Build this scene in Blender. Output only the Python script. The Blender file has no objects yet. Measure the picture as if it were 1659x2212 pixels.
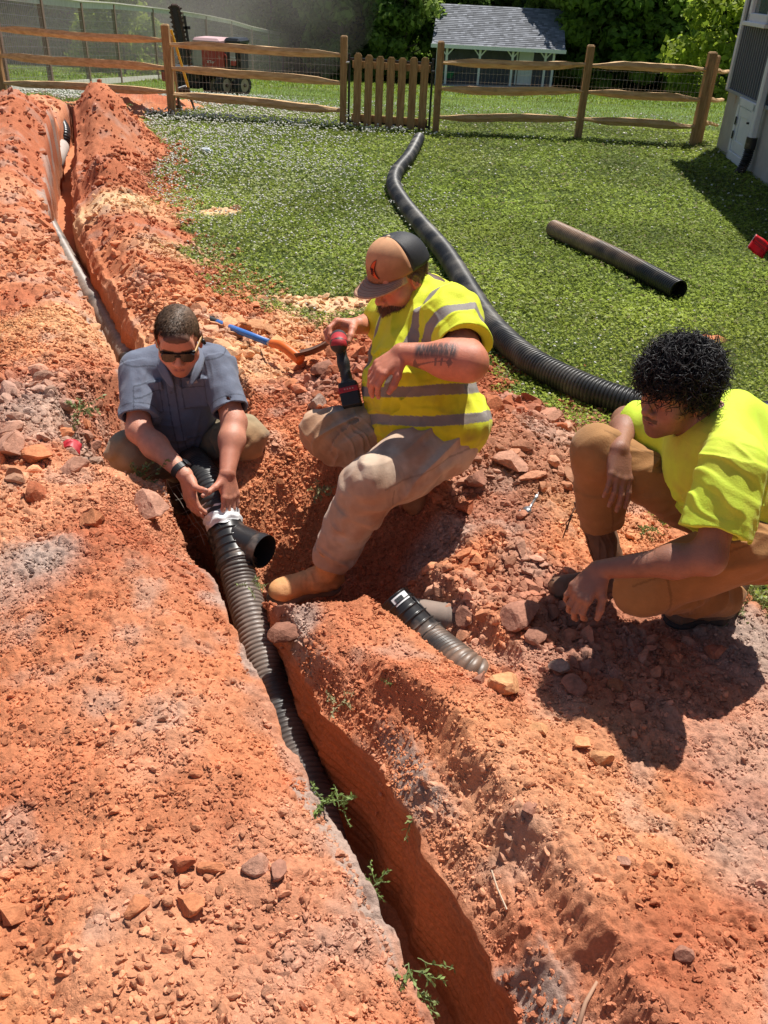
import bpy, bmesh, math, random, time
import numpy as np
from mathutils import Vector, Matrix, noise as mnoise
T0=time.time()
random.seed(7); RNG=np.random.default_rng(11)
scn=bpy.context.scene
COL=scn.collection
# ---------------------------------------------------------------- camera, sky, sun, exposure
TH=math.radians(32.0); PH=math.radians(2.7); FPX=1850.0; CH=1.8
_r0=np.array([1,0,0.]);_u0=np.array([0,math.sin(TH),math.cos(TH)]);_f=np.array([0,math.cos(TH),-math.sin(TH)])
_r=math.cos(PH)*_r0+math.sin(PH)*_u0;_u=-math.sin(PH)*_r0+math.cos(PH)*_u0
CAM=np.array([0,0,CH])
cd=bpy.data.cameras.new('camera'); cam=bpy.data.objects.new('camera',cd); COL.objects.link(cam)
cd.sensor_fit='VERTICAL'; cd.sensor_height=36.0; cd.lens=FPX/2212*36; cd.clip_end=500; cd.clip_start=0.05
cam.matrix_world=Matrix(((_r[0],_u[0],-_f[0],0),(_r[1],_u[1],-_f[1],0),(_r[2],_u[2],-_f[2],CH),(0,0,0,1)))
scn.camera=cam
SUN_EL=math.radians(63); SUN_AZ=math.radians(27)      # azimuth from +Y towards +X
w=bpy.data.worlds.new("World"); scn.world=w; w.use_nodes=True
nt=w.node_tree; bg=nt.nodes['Background']; sky=nt.nodes.new('ShaderNodeTexSky'); sky.sky_type='NISHITA'; sky.sun_disc=False
sky.sun_elevation=SUN_EL; sky.sun_rotation=SUN_AZ; nt.links.new(sky.outputs[0],bg.inputs[0]); bg.inputs[1].default_value=0.062
sl=bpy.data.lights.new('sun','SUN'); sl.energy=5.0; sl.angle=math.radians(0.5); sl.color=(1.0,0.955,0.88)
so=bpy.data.objects.new('sun',sl); COL.objects.link(so)
sd=Vector((math.cos(SUN_EL)*math.sin(SUN_AZ),math.cos(SUN_EL)*math.cos(SUN_AZ),math.sin(SUN_EL)))
so.rotation_euler=sd.to_track_quat('Z','Y').to_euler(); so.location=(8,20,30)
scn.view_settings.view_transform='Standard'; scn.view_settings.look='None'; scn.view_settings.exposure=0.36; scn.view_settings.gamma=1
scn.cycles.max_bounces=6; scn.cycles.diffuse_bounces=3; scn.cycles.transparent_max_bounces=8; scn.cycles.volume_bounces=0

# ---------------------------------------------------------------- measuring helpers (place from a sight line and a distance)
def P(px,py,d): return CAM+d*(_f+(px-829.5)/FPX*_r+(1106-py)/FPX*_u)
def G(px,py,z=0.0):
    k=_f+(px-829.5)/FPX*_r+(1106-py)/FPX*_u
    return CAM+k*((z-CH)/k[2])
def nrm(v): v=np.asarray(v,float); return v/(np.linalg.norm(v)+1e-12)
def sst(a,b,x): t=np.clip((x-a)/(b-a),0,1); return t*t*(3-2*t)

# ---------------------------------------------------------------- numpy noise
_perm=np.random.default_rng(3).permutation(256).astype(np.int32); _perm=np.concatenate([_perm,_perm,_perm])
_val=np.random.default_rng(4).uniform(-1,1,256).astype(np.float32)
def vnoise(p):
    p=np.asarray(p,np.float32); i=np.floor(p).astype(np.int32); f=p-i; f=f*f*f*(f*(f*6-15)+10); i&=255
    D=p.shape[-1]
    if D==2:
        a=_perm[i[...,0]]; b=_perm[(i[...,0]+1)&255]; y0=i[...,1]; y1=(y0+1)&255
        v00=_val[_perm[a+y0]];v01=_val[_perm[a+y1]];v10=_val[_perm[b+y0]];v11=_val[_perm[b+y1]]
        fx=f[...,0];fy=f[...,1]
        return (v00*(1-fx)+v10*fx)*(1-fy)+(v01*(1-fx)+v11*fx)*fy
    x0=i[...,0];x1=(x0+1)&255;y0=i[...,1];y1=(y0+1)&255;z0=i[...,2];z1=(z0+1)&255
    fx=f[...,0];fy=f[...,1];fz=f[...,2]
    a=_perm[x0];b=_perm[x1];aa=_perm[a+y0];ab=_perm[a+y1];ba=_perm[b+y0];bb=_perm[b+y1]
    def L(u,v,t): return u+(v-u)*t
    return L(L(L(_val[_perm[aa+z0]],_val[_perm[ba+z0]],fx),L(_val[_perm[ab+z0]],_val[_perm[bb+z0]],fx),fy),
             L(L(_val[_perm[aa+z1]],_val[_perm[ba+z1]],fx),L(_val[_perm[ab+z1]],_val[_perm[bb+z1]],fx),fy),fz)
def fbm(p,s,o=3,off=0.0):
    p=np.asarray(p,np.float32); r=0;a=1;t=0
    for k in range(o): r=r+a*vnoise(p*(s*2**k)+off+17.3*k); t+=a; a*=.5
    return r/t

# ---------------------------------------------------------------- object helpers
def tag(o,label=None,cat=None,group=None,kind=None):
    if label: o['label']=label
    if cat: o['category']=cat
    if group: o['group']=group
    if kind: o['kind']=kind
    return o
def thing(name,label,cat,loc=(0,0,0),rz=0,group=None):
    o=bpy.data.objects.new(name,None); COL.objects.link(o); o.empty_display_size=.1
    o.location=[float(c) for c in loc]; o.rotation_euler=(0,0,rz); return tag(o,label,cat,group)
def mesh_np(name,V,F,mat=None,parent=None,col=None,smooth=True,world=True):
    """V (n,3); F (m,k) one polygon size or list of arrays; world=True: V in world space even under a parent"""
    V=np.asarray(V,np.float32)
    Fs=[np.asarray(f,np.int32).reshape(-1,len(f[0])) for f in (F if (isinstance(F,list) and np.ndim(F[0])==2) else [F]) if len(f)]
    me=bpy.data.meshes.new(name)
    me.vertices.add(len(V)); 
    if parent is not None and world:
        off=np.array(parent_world(parent),np.float32); V=V-off
        # rotation of the parent is zero for world-built things
    me.vertices.foreach_set('co',V.ravel())
    nl=sum(f.size for f in Fs); npoly=sum(len(f) for f in Fs)
    me.loops.add(nl); me.polygons.add(npoly)
    me.loops.foreach_set('vertex_index',np.concatenate([f.ravel() for f in Fs]))
    sizes=np.concatenate([np.full(len(f),f.shape[1],np.int32) for f in Fs])
    st=np.concatenate([[0],np.cumsum(sizes)[:-1]]).astype(np.int32)
    me.polygons.foreach_set('loop_start',st)
    me.polygons.foreach_set('use_smooth',np.full(npoly,bool(smooth)))
    me.update(calc_edges=True); me.validate()
    if col is not None:
        a=me.color_attributes.new('Col','FLOAT_COLOR','POINT'); c=np.ones((len(V),4),np.float32); c[:,:3]=col
        a.data.foreach_set('color',c.ravel())
    o=bpy.data.objects.new(name,me); COL.objects.link(o)
    if mat: me.materials.append(mat)
    if parent is not None: o.parent=parent
    return o
def parent_world(p):
    v=np.zeros(3)
    while p is not None: v=v+np.array(p.location); p=p.parent
    return v
class MB:
    """collects shapes for ONE mesh"""
    def __init__(s): s.V=[];s.F4=[];s.F3=[];s.n=0
    def add(s,V,F4=None,F3=None):
        V=np.asarray(V,float)
        if F4 is not None and len(F4): s.F4.append(np.asarray(F4)+s.n)
        if F3 is not None and len(F3): s.F3.append(np.asarray(F3)+s.n)
        s.V.append(V); s.n+=len(V); return s
    def box(s,c,size,R=None,taper=1.0):
        x,y,z=[q/2 for q in size]
        v=np.array([[a*x*(taper if cc>0 else 1),b*y*(taper if cc>0 else 1),cc*z] for cc in(-1,1) for a,b in((-1,-1),(1,-1),(1,1),(-1,1))])
        if R is not None: v=v@np.asarray(R).T
        return s.add(v+np.asarray(c),[[3,2,1,0],[4,5,6,7],[0,1,5,4],[1,2,6,5],[2,3,7,6],[3,0,4,7]])
    def bbox(s,c,size,b=.004,R=None):
        """box with chamfered edges"""
        x,y,z=[q/2 for q in size]; b=min(b,x*.9,y*.9,z*.9); v=[]
        for (sx,sy,sz) in [(i,j,k) for i in(-1,1) for j in(-1,1) for k in(-1,1)]:
            v+=[(sx*x,sy*(y-b),sz*(z-b)),(sx*(x-b),sy*y,sz*(z-b)),(sx*(x-b),sy*(y-b),sz*z)]
        bm=bmesh.new(); [bm.verts.new(p) for p in v]; r=bmesh.ops.convex_hull(bm,input=bm.verts[:])
        bm.verts.index_update(); vv=np.array([list(q.co) for q in bm.verts]); ff=[[q.index for q in f.verts] for f in bm.faces]; bm.free()
        if R is not None: vv=vv@np.asarray(R).T
        return s.add(vv+np.asarray(c),[f for f in ff if len(f)==4],[f for f in ff if len(f)==3])
    def beam(s,a,b,w,h,up=(0,0,1)):
        a=np.asarray(a,float);b=np.asarray(b,float);d=nrm(b-a);sx=nrm(np.cross(d,up));sz=np.cross(sx,d)
        return s.box((a+b)/2,(np.linalg.norm(b-a),w,h),np.array([d,sx*-1,sz]).T)
    def tube(s,pts,rad,n=12,cap=True):
        pts=np.asarray(pts,float);rad=np.broadcast_to(rad,(len(pts),));Fr=frames(pts)
        th=np.linspace(0,2*np.pi,n,endpoint=False);V=[]
        V=pts[:,None,:]+rad[:,None,None]*(np.cos(th)[None,:,None]*Fr[:,0][:,None]+np.sin(th)[None,:,None]*Fr[:,1][:,None])
        V=V.reshape(-1,3);m=len(pts);i=np.arange(m-1)[:,None]*n;j=np.arange(n)[None];k=(j+1)%n
        F=np.stack([i+j,i+k,i+n+k,i+n+j],-1).reshape(-1,4)[:,::-1]
        F3=[]
        if cap:
            V=np.vstack([V,pts[0],pts[-1]]);c0=m*n;c1=c0+1
            F3=[[c0,b,a] for a,b in zip(range(n),[(q+1)%n for q in range(n)])][:]
            F3=[[c0,a,b] for a,b in zip(range(n),[(q+1)%n for q in range(n)])]+[[c1,(m-1)*n+b,(m-1)*n+a] for a,b in zip(range(n),[(q+1)%n for q in range(n)])]
        return s.add(V,F,F3)
    def build(s,name,mat,parent=None,smooth=False,col=None,world=True,angle=None):
        F=[]
        if s.F4:F.append(np.concatenate(s.F4))
        if s.F3:F.append(np.concatenate(s.F3))
        o=mesh_np(name,np.concatenate(s.V),F,mat,parent,col,smooth,world)
        if angle: o.data.set_sharp_from_angle(angle=math.radians(angle))
        return o
def frames(pts):
    t=np.gradient(pts,axis=0); t/=np.linalg.norm(t,axis=1)[:,None]+1e-9
    u=np.cross(t[0],[0,0,1.]); 
    if np.linalg.norm(u)<.05:u=np.cross(t[0],[0,1.,0])
    u=nrm(u);out=[]
    for k in range(len(pts)):
        u=nrm(u-t[k]*np.dot(u,t[k])); out.append((u,np.cross(t[k],u)))
    return np.array(out)
def spline(ctrl,step):
    c=np.asarray(ctrl,float); c=np.vstack([2*c[0]-c[1],c,2*c[-1]-c[-2]]);out=[]
    for i in range(1,len(c)-2):
        t=np.linspace(0,1,60,endpoint=False)[:,None]
        out.append(.5*((2*c[i])+(-c[i-1]+c[i+1])*t+(2*c[i-1]-5*c[i]+4*c[i+1]-c[i+2])*t**2+(-c[i-1]+3*c[i]-3*c[i+1]+c[i+2])*t**3))
    p=np.vstack(out+[c[-2][None]]); L=np.concatenate([[0],np.cumsum(np.linalg.norm(np.diff(p,axis=0),axis=1))])
    n=max(2,int(L[-1]/step)); s=np.linspace(0,L[-1],n); return np.stack([np.interp(s,L,p[:,k]) for k in range(3)],1),s
def copy_tree(o,parent=None):
    c=o.copy(); COL.objects.link(c); c.parent=parent
    for ch in list(o.children): copy_tree(ch,c)
    return c
def rotm(a,b):
    """rotation taking z to direction a, x near b"""
    z=nrm(a);x=nrm(np.asarray(b,float)-z*np.dot(b,z));return np.stack([x,np.cross(z,x),z],1)

# ---------------------------------------------------------------- materials
def _mat(name):
    m=bpy.data.materials.new(name); m.use_nodes=True; return m,m.node_tree,m.node_tree.nodes['Principled BSDF']
def mat(name,c1,c2=None,scale=8,rough=.7,bump=0,bscale=40,spec=.5,metal=0,detail=4,attr=False,trans=0,vary=.0,stretch=None,rough2=None,aniso_wood=False,dirt=None,sheen=0):
    m,t,b=_mat(name); N=t.nodes;L=t.links
    tc=N.new('ShaderNodeTexCoord');src=tc.outputs['Object']
    if stretch is not None:
        mp=N.new('ShaderNodeMapping');mp.inputs['Scale'].default_value=stretch;L.new(src,mp.inputs[0]);src=mp.outputs[0]
    n=N.new('ShaderNodeTexNoise');n.inputs['Scale'].default_value=scale;n.inputs['Detail'].default_value=detail;n.inputs['Roughness'].default_value=.65;L.new(src,n.inputs['Vector'])
    if attr:
        a=N.new('ShaderNodeVertexColor');a.layer_name='Col'
        mx=N.new('ShaderNodeMix');mx.data_type='RGBA';mx.blend_type='MULTIPLY';mx.inputs[0].default_value=1
        rr=N.new('ShaderNodeMapRange');rr.inputs[1].default_value=.3;rr.inputs[2].default_value=.7;rr.inputs[3].default_value=1-vary;rr.inputs[4].default_value=1+vary
        L.new(n.outputs[0],rr.inputs[0]);cc=N.new('ShaderNodeCombineColor')
        for k in range(3):L.new(rr.outputs[0],cc.inputs[k])
        L.new(a.outputs[0],mx.inputs[6]);L.new(cc.outputs[0],mx.inputs[7]);colout=mx.outputs[2]
    else:
        r=N.new('ShaderNodeValToRGB');r.color_ramp.elements[0].position=.32;r.color_ramp.elements[1].position=.68
        r.color_ramp.elements[0].color=(*c1,1);r.color_ramp.elements[1].color=(*(c2 or c1),1);L.new(n.outputs[0],r.inputs[0]);colout=r.outputs[0]
    if dirt:
        n3=N.new('ShaderNodeTexNoise');n3.inputs['Scale'].default_value=dirt[1];n3.inputs['Detail'].default_value=6;L.new(tc.outputs['Object'],n3.inputs['Vector'])
        r3=N.new('ShaderNodeMapRange');r3.inputs[1].default_value=dirt[2];r3.inputs[2].default_value=dirt[2]+.15;L.new(n3.outputs[0],r3.inputs[0])
        m3=N.new('ShaderNodeMix');m3.data_type='RGBA';L.new(r3.outputs[0],m3.inputs[0]);L.new(colout,m3.inputs[6]);m3.inputs[7].default_value=(*dirt[0],1);colout=m3.outputs[2]
    L.new(colout,b.inputs['Base Color'])
    b.inputs['Roughness'].default_value=rough;b.inputs['Metallic'].default_value=metal;b.inputs['Specular IOR Level'].default_value=spec
    if sheen:b.inputs['Sheen Weight'].default_value=sheen
    if trans:
        b.inputs['Transmission Weight'].default_value=0
        tr=N.new('ShaderNodeBsdfTranslucent');L.new(colout,tr.inputs[0]);ms=N.new('ShaderNodeMixShader');ms.inputs[0].default_value=trans
        L.new(b.outputs[0],ms.inputs[1]);L.new(tr.outputs[0],ms.inputs[2]);L.new(ms.outputs[0],N['Material Output'].inputs[0])
    if bump:
        n2=N.new('ShaderNodeTexNoise');n2.inputs['Scale'].default_value=bscale;n2.inputs['Detail'].default_value=5;n2.inputs['Roughness'].default_value=.7;L.new(src,n2.inputs['Vector'])
        bp=N.new('ShaderNodeBump');bp.inputs['Strength'].default_value=1;bp.inputs['Distance'].default_value=bump;L.new(n2.outputs[0],bp.inputs['Height']);L.new(bp.outputs[0],b.inputs['Normal'])
    return m
M={}
M['soil']=mat('soil',None,attr=True,scale=90,vary=.22,rough=.95,bump=.006,bscale=130,spec=.15,detail=6)
M['clod']=mat('clod_earth',None,attr=True,scale=60,vary=.25,rough=.95,bump=.004,bscale=110,spec=.15)
M['leaf']=mat('clover_leaf',None,attr=True,scale=30,vary=.2,rough=.6,spec=.15,trans=.3)
M['flower']=mat('clover_flower',(.75,.74,.66),(.6,.58,.5),scale=60,rough=.8)
M['black_pipe']=mat('black_plastic_pipe',(.018,.018,.019),(.03,.029,.028),scale=20,rough=.33,bump=.0006,bscale=60,dirt=((.17,.12,.1),5,.56))
M['muddy_pipe']=mat('muddy_plastic_pipe',(.03,.028,.026),(.06,.05,.045),scale=14,rough=.45,bump=.0008,bscale=80,dirt=((.30,.17,.12),6,.44))
M['dusty_pipe']=mat('dusty_plastic_pipe',(.30,.22,.18),(.22,.17,.14),scale=10,rough=.8,bump=.001,bscale=60)
M['fitting']=mat('fitting_plastic',(.016,.016,.018),(.035,.033,.033),scale=9,rough=.3,dirt=((.22,.17,.14),9,.56))
M['black_in']=mat('black_plastic_inner',(.01,.01,.01),(.015,.015,.015),rough=.6)
M['tape']=mat('white_tape',(.78,.78,.78),(.72,.72,.73),scale=30,rough=.5,bump=.004,bscale=25)
WHO='ABC'
# ---------------------------------------------------------------- terrain
XLp=np.array([(-30,15),(-3,2.0),(0.85,.15),(1.18,-.01),(1.4,-.13),(1.6,-.25),(1.87,-.38),(2.12,-.5),(2.34,-.6),(2.8,-.84),(4.28,-1.5),(5.7,-2.2),(6.73,-2.68),(7.45,-2.98),(9.0,-3.52),(10.6,-4.0),(12,-4.45),(13.3,-4.75),(30,-8),(400,-60)])
def XL(y): return np.interp(y,XLp[:,0],XLp[:,1])
def RB(y): return np.where(np.asarray(y)<2.25,np.maximum(.20,XW(y)-.135),np.minimum(.20,XW(y)-.03))
XWp=np.array([(-30,.35),(.94,.36),(1.21,.40),(1.46,.41),(1.69,.40),(1.86,.33),(2.2,.24),(3.9,.24),(6,.27),(9,.30),(12.5,.26),(13.3,.2),(400,.2)])
def XW(y): return np.interp(y,XWp[:,0],XWp[:,1])
def bump2(x,y,cx,cy,rx,ry,a=0.0):
    dx=x-cx;dy=y-cy
    if a: c,s=math.cos(a),math.sin(a);dx,dy=dx*c+dy*s,-dx*s+dy*c
    e=np.sqrt((dx/rx)**2+(dy/ry)**2); return 1-sst(0,1,e)
def seg_d(x,y,a,b):
    a=np.array(a);b=np.array(b);d=b-a;t=np.clip(((x-a[0])*d[0]+(y-a[1])*d[1])/(d@d),0,1)
    return np.hypot(x-a[0]-t*d[0],y-a[1]-t*d[1]),t
def EDGE(y):
    y=np.asarray(y,float);q=np.stack([y*0+.37,y],-1);return .018*fbm(q,5,2,5)+.015*fbm(q,26,2,15)
def base_field(x,y):
    z=-.085*np.clip(y-14,0,60)
    z=z-.02*np.clip(y-74,0,200)*0
    return z
def H(x,y,detail=True,fine=False):
    x=np.asarray(x,float);y=np.asarray(y,float)
    p=np.stack([x,y],-1)
    xl=XL(y)+(EDGE(y) if detail else 0);wd=XW(y);u=x-xl
    z=base_field(x,y)
    act=1-sst(13.0,13.6,y)                         # the trench ends at the fence
    # left spoil bank
    lb=.12+.10*sst(0,.25,-u)-.07*sst(.35,1.1,-u)-.12*sst(1.2,3.2,-u)
    lb=lb+.10*sst(4.5,8,y)*(1-sst(11,13,y))*sst(.0,.35,-u)*(1-sst(1.2,2.5,-u))
    # right side ridge
    v=u-wd
    far=sst(3.3,4.4,y)
    rh=.11-.075*sst(1.75,2.05,y)
    rb_n=rh*sst(0,.10,v)-(rh-.02)*sst(.13,.5,v)+.01
    rb_f=.13*sst(0,.22,v)-.13*sst(.3,.75,v)
    rb=(rb_n*(1-far)+rb_f*far)*(1-sst(2.3,2.45,y)*(1-sst(3.5,3.9,y))*.8)
    z=z+act*np.where(u<0,lb,np.where(v>0,rb,0))
    z=z+(.012*fbm(p,1.7,3,2))
    # mounds of spoil
    for (cx,cy,rx,ry,h,a) in MOUNDS: z=z+h*bump2(x,y,cx,cy,rx,ry,a)
    if detail:
        sp=soilness(x,y)
        z=z+sp*(.030*fbm(p,4.5,3,9)+.010*fbm(p,12,2,3))
        rough=.35+.9*np.clip(fbm(p,2.6,2,77)+.35,0,1)
        if fine: z=z+sp*rough*(.012*np.abs(fbm(p+.02*fbm(p,9,2,99)[...,None],15,2,13))+.017*np.abs(fbm(p,36,2,23))+.010*np.abs(fbm(p,80,1,29))-.009)*(1+.5*np.clip((y-4)/4,0,2))
    # excavated hollow in front of the seated man
    e=np.sqrt(((x+.24)/.50)**2+((y-2.66)/.40)**2)+(.10*fbm(p,5,2,8) if detail else 0)
    zb=-.30+.52*sst(.30,1.55,e)
    z=np.where(e<1.55,np.minimum(z,zb+(.014*fbm(p,12,3,1) if detail else 0)),z)
    # hollow the kneeling man sits in
    e=np.sqrt(((x+.98)/.38)**2+((y-3.45)/.62)**2)
    z=np.where(e<1.3,np.minimum(z,-.22+.5*sst(.6,1.3,e)),z)
    # side trench of the second fitting
    d,t=seg_d(x,y,(-.02,2.50),(.34,2.02)); zc=-.15+.13*t
    z=np.where(d<.24,np.minimum(z,zc+.30*sst(.06,.24,d)),z)
    # main trench
    D=.52-.12*sst(3,6,y)+.0*y
    wall=.012
    tz=np.where(u<wall,z-(z+D)*sst(0,wall,u),-D)
    r0=RB(y); nstep=-.085+(.022*fbm(np.stack([x*0+.3,y],-1),4,3,4) if detail else 0)
    lowz=-D+(nstep+D)*sst(r0,r0+wall,u)
    rgh=(.026*fbm(p,8,2,44)+.012*np.abs(fbm(p,60,2,48))+.016*np.abs(fbm(p,30,3,46)) if detail else 0)*np.sin(np.pi*np.clip((u-r0)/(wd-r0),0,1))
    topz=rgh+nstep+(np.maximum(z,0.0)-nstep)*sst(r0+wall,wd,u)
    tz=np.where(u>r0,np.where(u>r0+wall,topz,lowz),tz)
    ins=(u>=0)&(u<=wd)
    z=np.where(ins&(act>.5),np.minimum(z,tz),z)
    return z
_m=lambda px,py,zz=.05:G(px,py,zz)[:2]
MOUNDS=[(-.02,3.38,.72,.60,.20,0),(-.55,3.22,.34,.34,.10,0),(-.12,3.95,.55,.5,.20,.3),(.58,3.35,.5,.75,.15,0),(.42,2.62,.42,.34,.06,0),
 (*_m(225,300),.75,1.5,.50,.35),(*_m(232,405),.42,.36,.17,0),(*_m(60,320),.9,1.6,.28,.3),(*_m(300,218,.1),.9,1.3,.22,-1.2),
 (-1.55,2.55,.55,.45,.07,0),(-1.6,1.1,1.0,.8,.06,0)]
LAWN=np.array([(-3.9,13.6),(-3.45,12.4),(-3.05,11.3),(-2.62,9.9),(-2.45,8.6),(-2.15,7.7),(-1.95,6.9),(-1.45,5.9),(-1.1,5.35),(-.69,4.98),(-.3,4.8),(.1,4.62),(.5,4.35),(.72,3.95),(.86,3.5),(1.0,3.1),(1.22,2.9),(1.36,2.55),(1.45,2.2),(2.2,1.7),(6,1.0)])
def soilness(x,y):
    """1 on bare soil, 0 in the lawn"""
    x=np.asarray(x,float);y=np.asarray(y,float);sh=x.shape;xf=x.ravel();yf=y.ravel()
    dmin=np.full(xf.shape,9.,np.float32)
    for i in range(len(LAWN)-1):
        d,_=seg_d(xf,yf,LAWN[i],LAWN[i+1]); dmin=np.minimum(dmin,d)
    # right of the curve = lawn
    xb=np.interp(yf,LAWN[::-1,1],LAWN[::-1,0]); inl=(xf>xb)|(yf>13.6)
    s=np.where(inl,-dmin,dmin)
    # fenced-off grass left of the trench, far away
    gl=np.hypot((xf+6.2)/1.4,(yf-12.9)/1.6); s=np.where((gl<1)&(yf<13.6),np.minimum(s,-(1-gl)*.4),s)
    p=np.stack([xf,yf],-1)
    s=s+.16*fbm(p,2.2,3,31)+.10*fbm(p,9,2,41)
    r=sst(-.06,.06,s)
    for (a,b,rx,ry) in BARE:
        e=np.hypot((xf-a)/rx,(yf-b)/ry)+.35*fbm(p,5,3,7); r=np.maximum(r,1-sst(.75,1.05,e))
    for (cx,cy,rx,ry,h,a) in MOUNDS:
        if cy>8: r=np.maximum(r,sst(.10,.22,bump2(xf,yf,cx,cy,rx,ry,a)))
    # soil thrown by the machine behind the fence
    d,_=seg_d(xf,yf,(-4.6,14.2),(-3.5,16.8)); r=np.maximum(r,1-sst(.5,.75,d+.25*fbm(p,3,2,3)))
    return r.reshape(sh)
BARE=[(*_m(475,458,0),.20,.16),(*_m(710,660,0),.34,.22),(*_m(290,475,0),.42,.5),(*_m(240,365,0),.42,.7),(*_m(345,520,0),.3,.35),(*_m(400,590,0),.25,.15),(*_m(1520,735,0),.1,.06),(*_m(1170,600,0),.0001,.0001)]
def cdiv(*a): return np.array(a,float)
C_OR=cdiv(.60,.232,.112);C_RED=cdiv(.46,.15,.075);C_YEL=cdiv(.70,.36,.165);C_GREY=cdiv(.42,.33,.28);C_BRN=cdiv(.37,.175,.12);C_PINK=cdiv(.62,.31,.20)
C_TAN=cdiv(.78,.50,.28)
SPOTS=[]
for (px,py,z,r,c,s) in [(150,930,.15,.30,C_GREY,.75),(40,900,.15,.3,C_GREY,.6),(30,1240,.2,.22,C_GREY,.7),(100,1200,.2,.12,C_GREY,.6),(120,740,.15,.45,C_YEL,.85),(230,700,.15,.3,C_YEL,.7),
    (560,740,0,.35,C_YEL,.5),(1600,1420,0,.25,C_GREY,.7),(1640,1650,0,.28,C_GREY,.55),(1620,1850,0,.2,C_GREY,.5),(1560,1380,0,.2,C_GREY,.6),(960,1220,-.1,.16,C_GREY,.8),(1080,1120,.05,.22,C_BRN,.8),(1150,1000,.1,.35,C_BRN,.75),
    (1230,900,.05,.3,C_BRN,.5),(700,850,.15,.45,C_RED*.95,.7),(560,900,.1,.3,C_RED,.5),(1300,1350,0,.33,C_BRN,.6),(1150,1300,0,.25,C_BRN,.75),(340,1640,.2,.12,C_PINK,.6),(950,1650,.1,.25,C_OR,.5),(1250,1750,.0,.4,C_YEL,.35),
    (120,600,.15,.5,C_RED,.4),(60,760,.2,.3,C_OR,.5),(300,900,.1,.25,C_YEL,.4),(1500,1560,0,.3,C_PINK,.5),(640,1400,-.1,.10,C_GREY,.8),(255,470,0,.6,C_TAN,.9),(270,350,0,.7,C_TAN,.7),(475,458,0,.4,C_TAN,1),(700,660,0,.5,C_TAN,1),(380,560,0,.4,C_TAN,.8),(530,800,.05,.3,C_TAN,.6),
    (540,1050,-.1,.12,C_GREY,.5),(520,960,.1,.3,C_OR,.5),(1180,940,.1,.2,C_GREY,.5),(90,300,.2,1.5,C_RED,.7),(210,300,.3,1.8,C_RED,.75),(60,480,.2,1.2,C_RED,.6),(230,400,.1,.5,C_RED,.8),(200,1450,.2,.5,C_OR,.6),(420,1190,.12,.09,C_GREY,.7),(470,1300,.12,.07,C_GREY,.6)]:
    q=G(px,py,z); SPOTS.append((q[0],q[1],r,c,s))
def soilcol(x,y,z=None,u=None):
    x=np.asarray(x,float).ravel();y=np.asarray(y,float).ravel();p=np.stack([x,y],-1)
    n=fbm(p,1.3,4,50)[:,None];n2=fbm(p,6,3,60)[:,None];n3=fbm(p,28,2,70)[:,None]
    c=C_OR+(C_RED-C_OR)*sst(-.05,.5,n)+(C_YEL-C_OR)*sst(.1,.6,-n)*.6
    wob=.22*fbm(p,3.5,3,81)
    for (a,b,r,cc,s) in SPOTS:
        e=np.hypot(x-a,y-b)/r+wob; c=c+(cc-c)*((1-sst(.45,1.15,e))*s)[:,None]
    dz=fbm(p,.9,3,150)[:,None]+.35*n2;c=c+(cdiv(.70,.38,.235)-c)*(.38*sst(.10,.6,dz));c=c+(C_GREY-c)*(.35*sst(.25,.7,n2)); c=c+(C_RED*.8-c)*(.4*sst(.2,.7,-n2))
    return c*(1+.16*n3)
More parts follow.
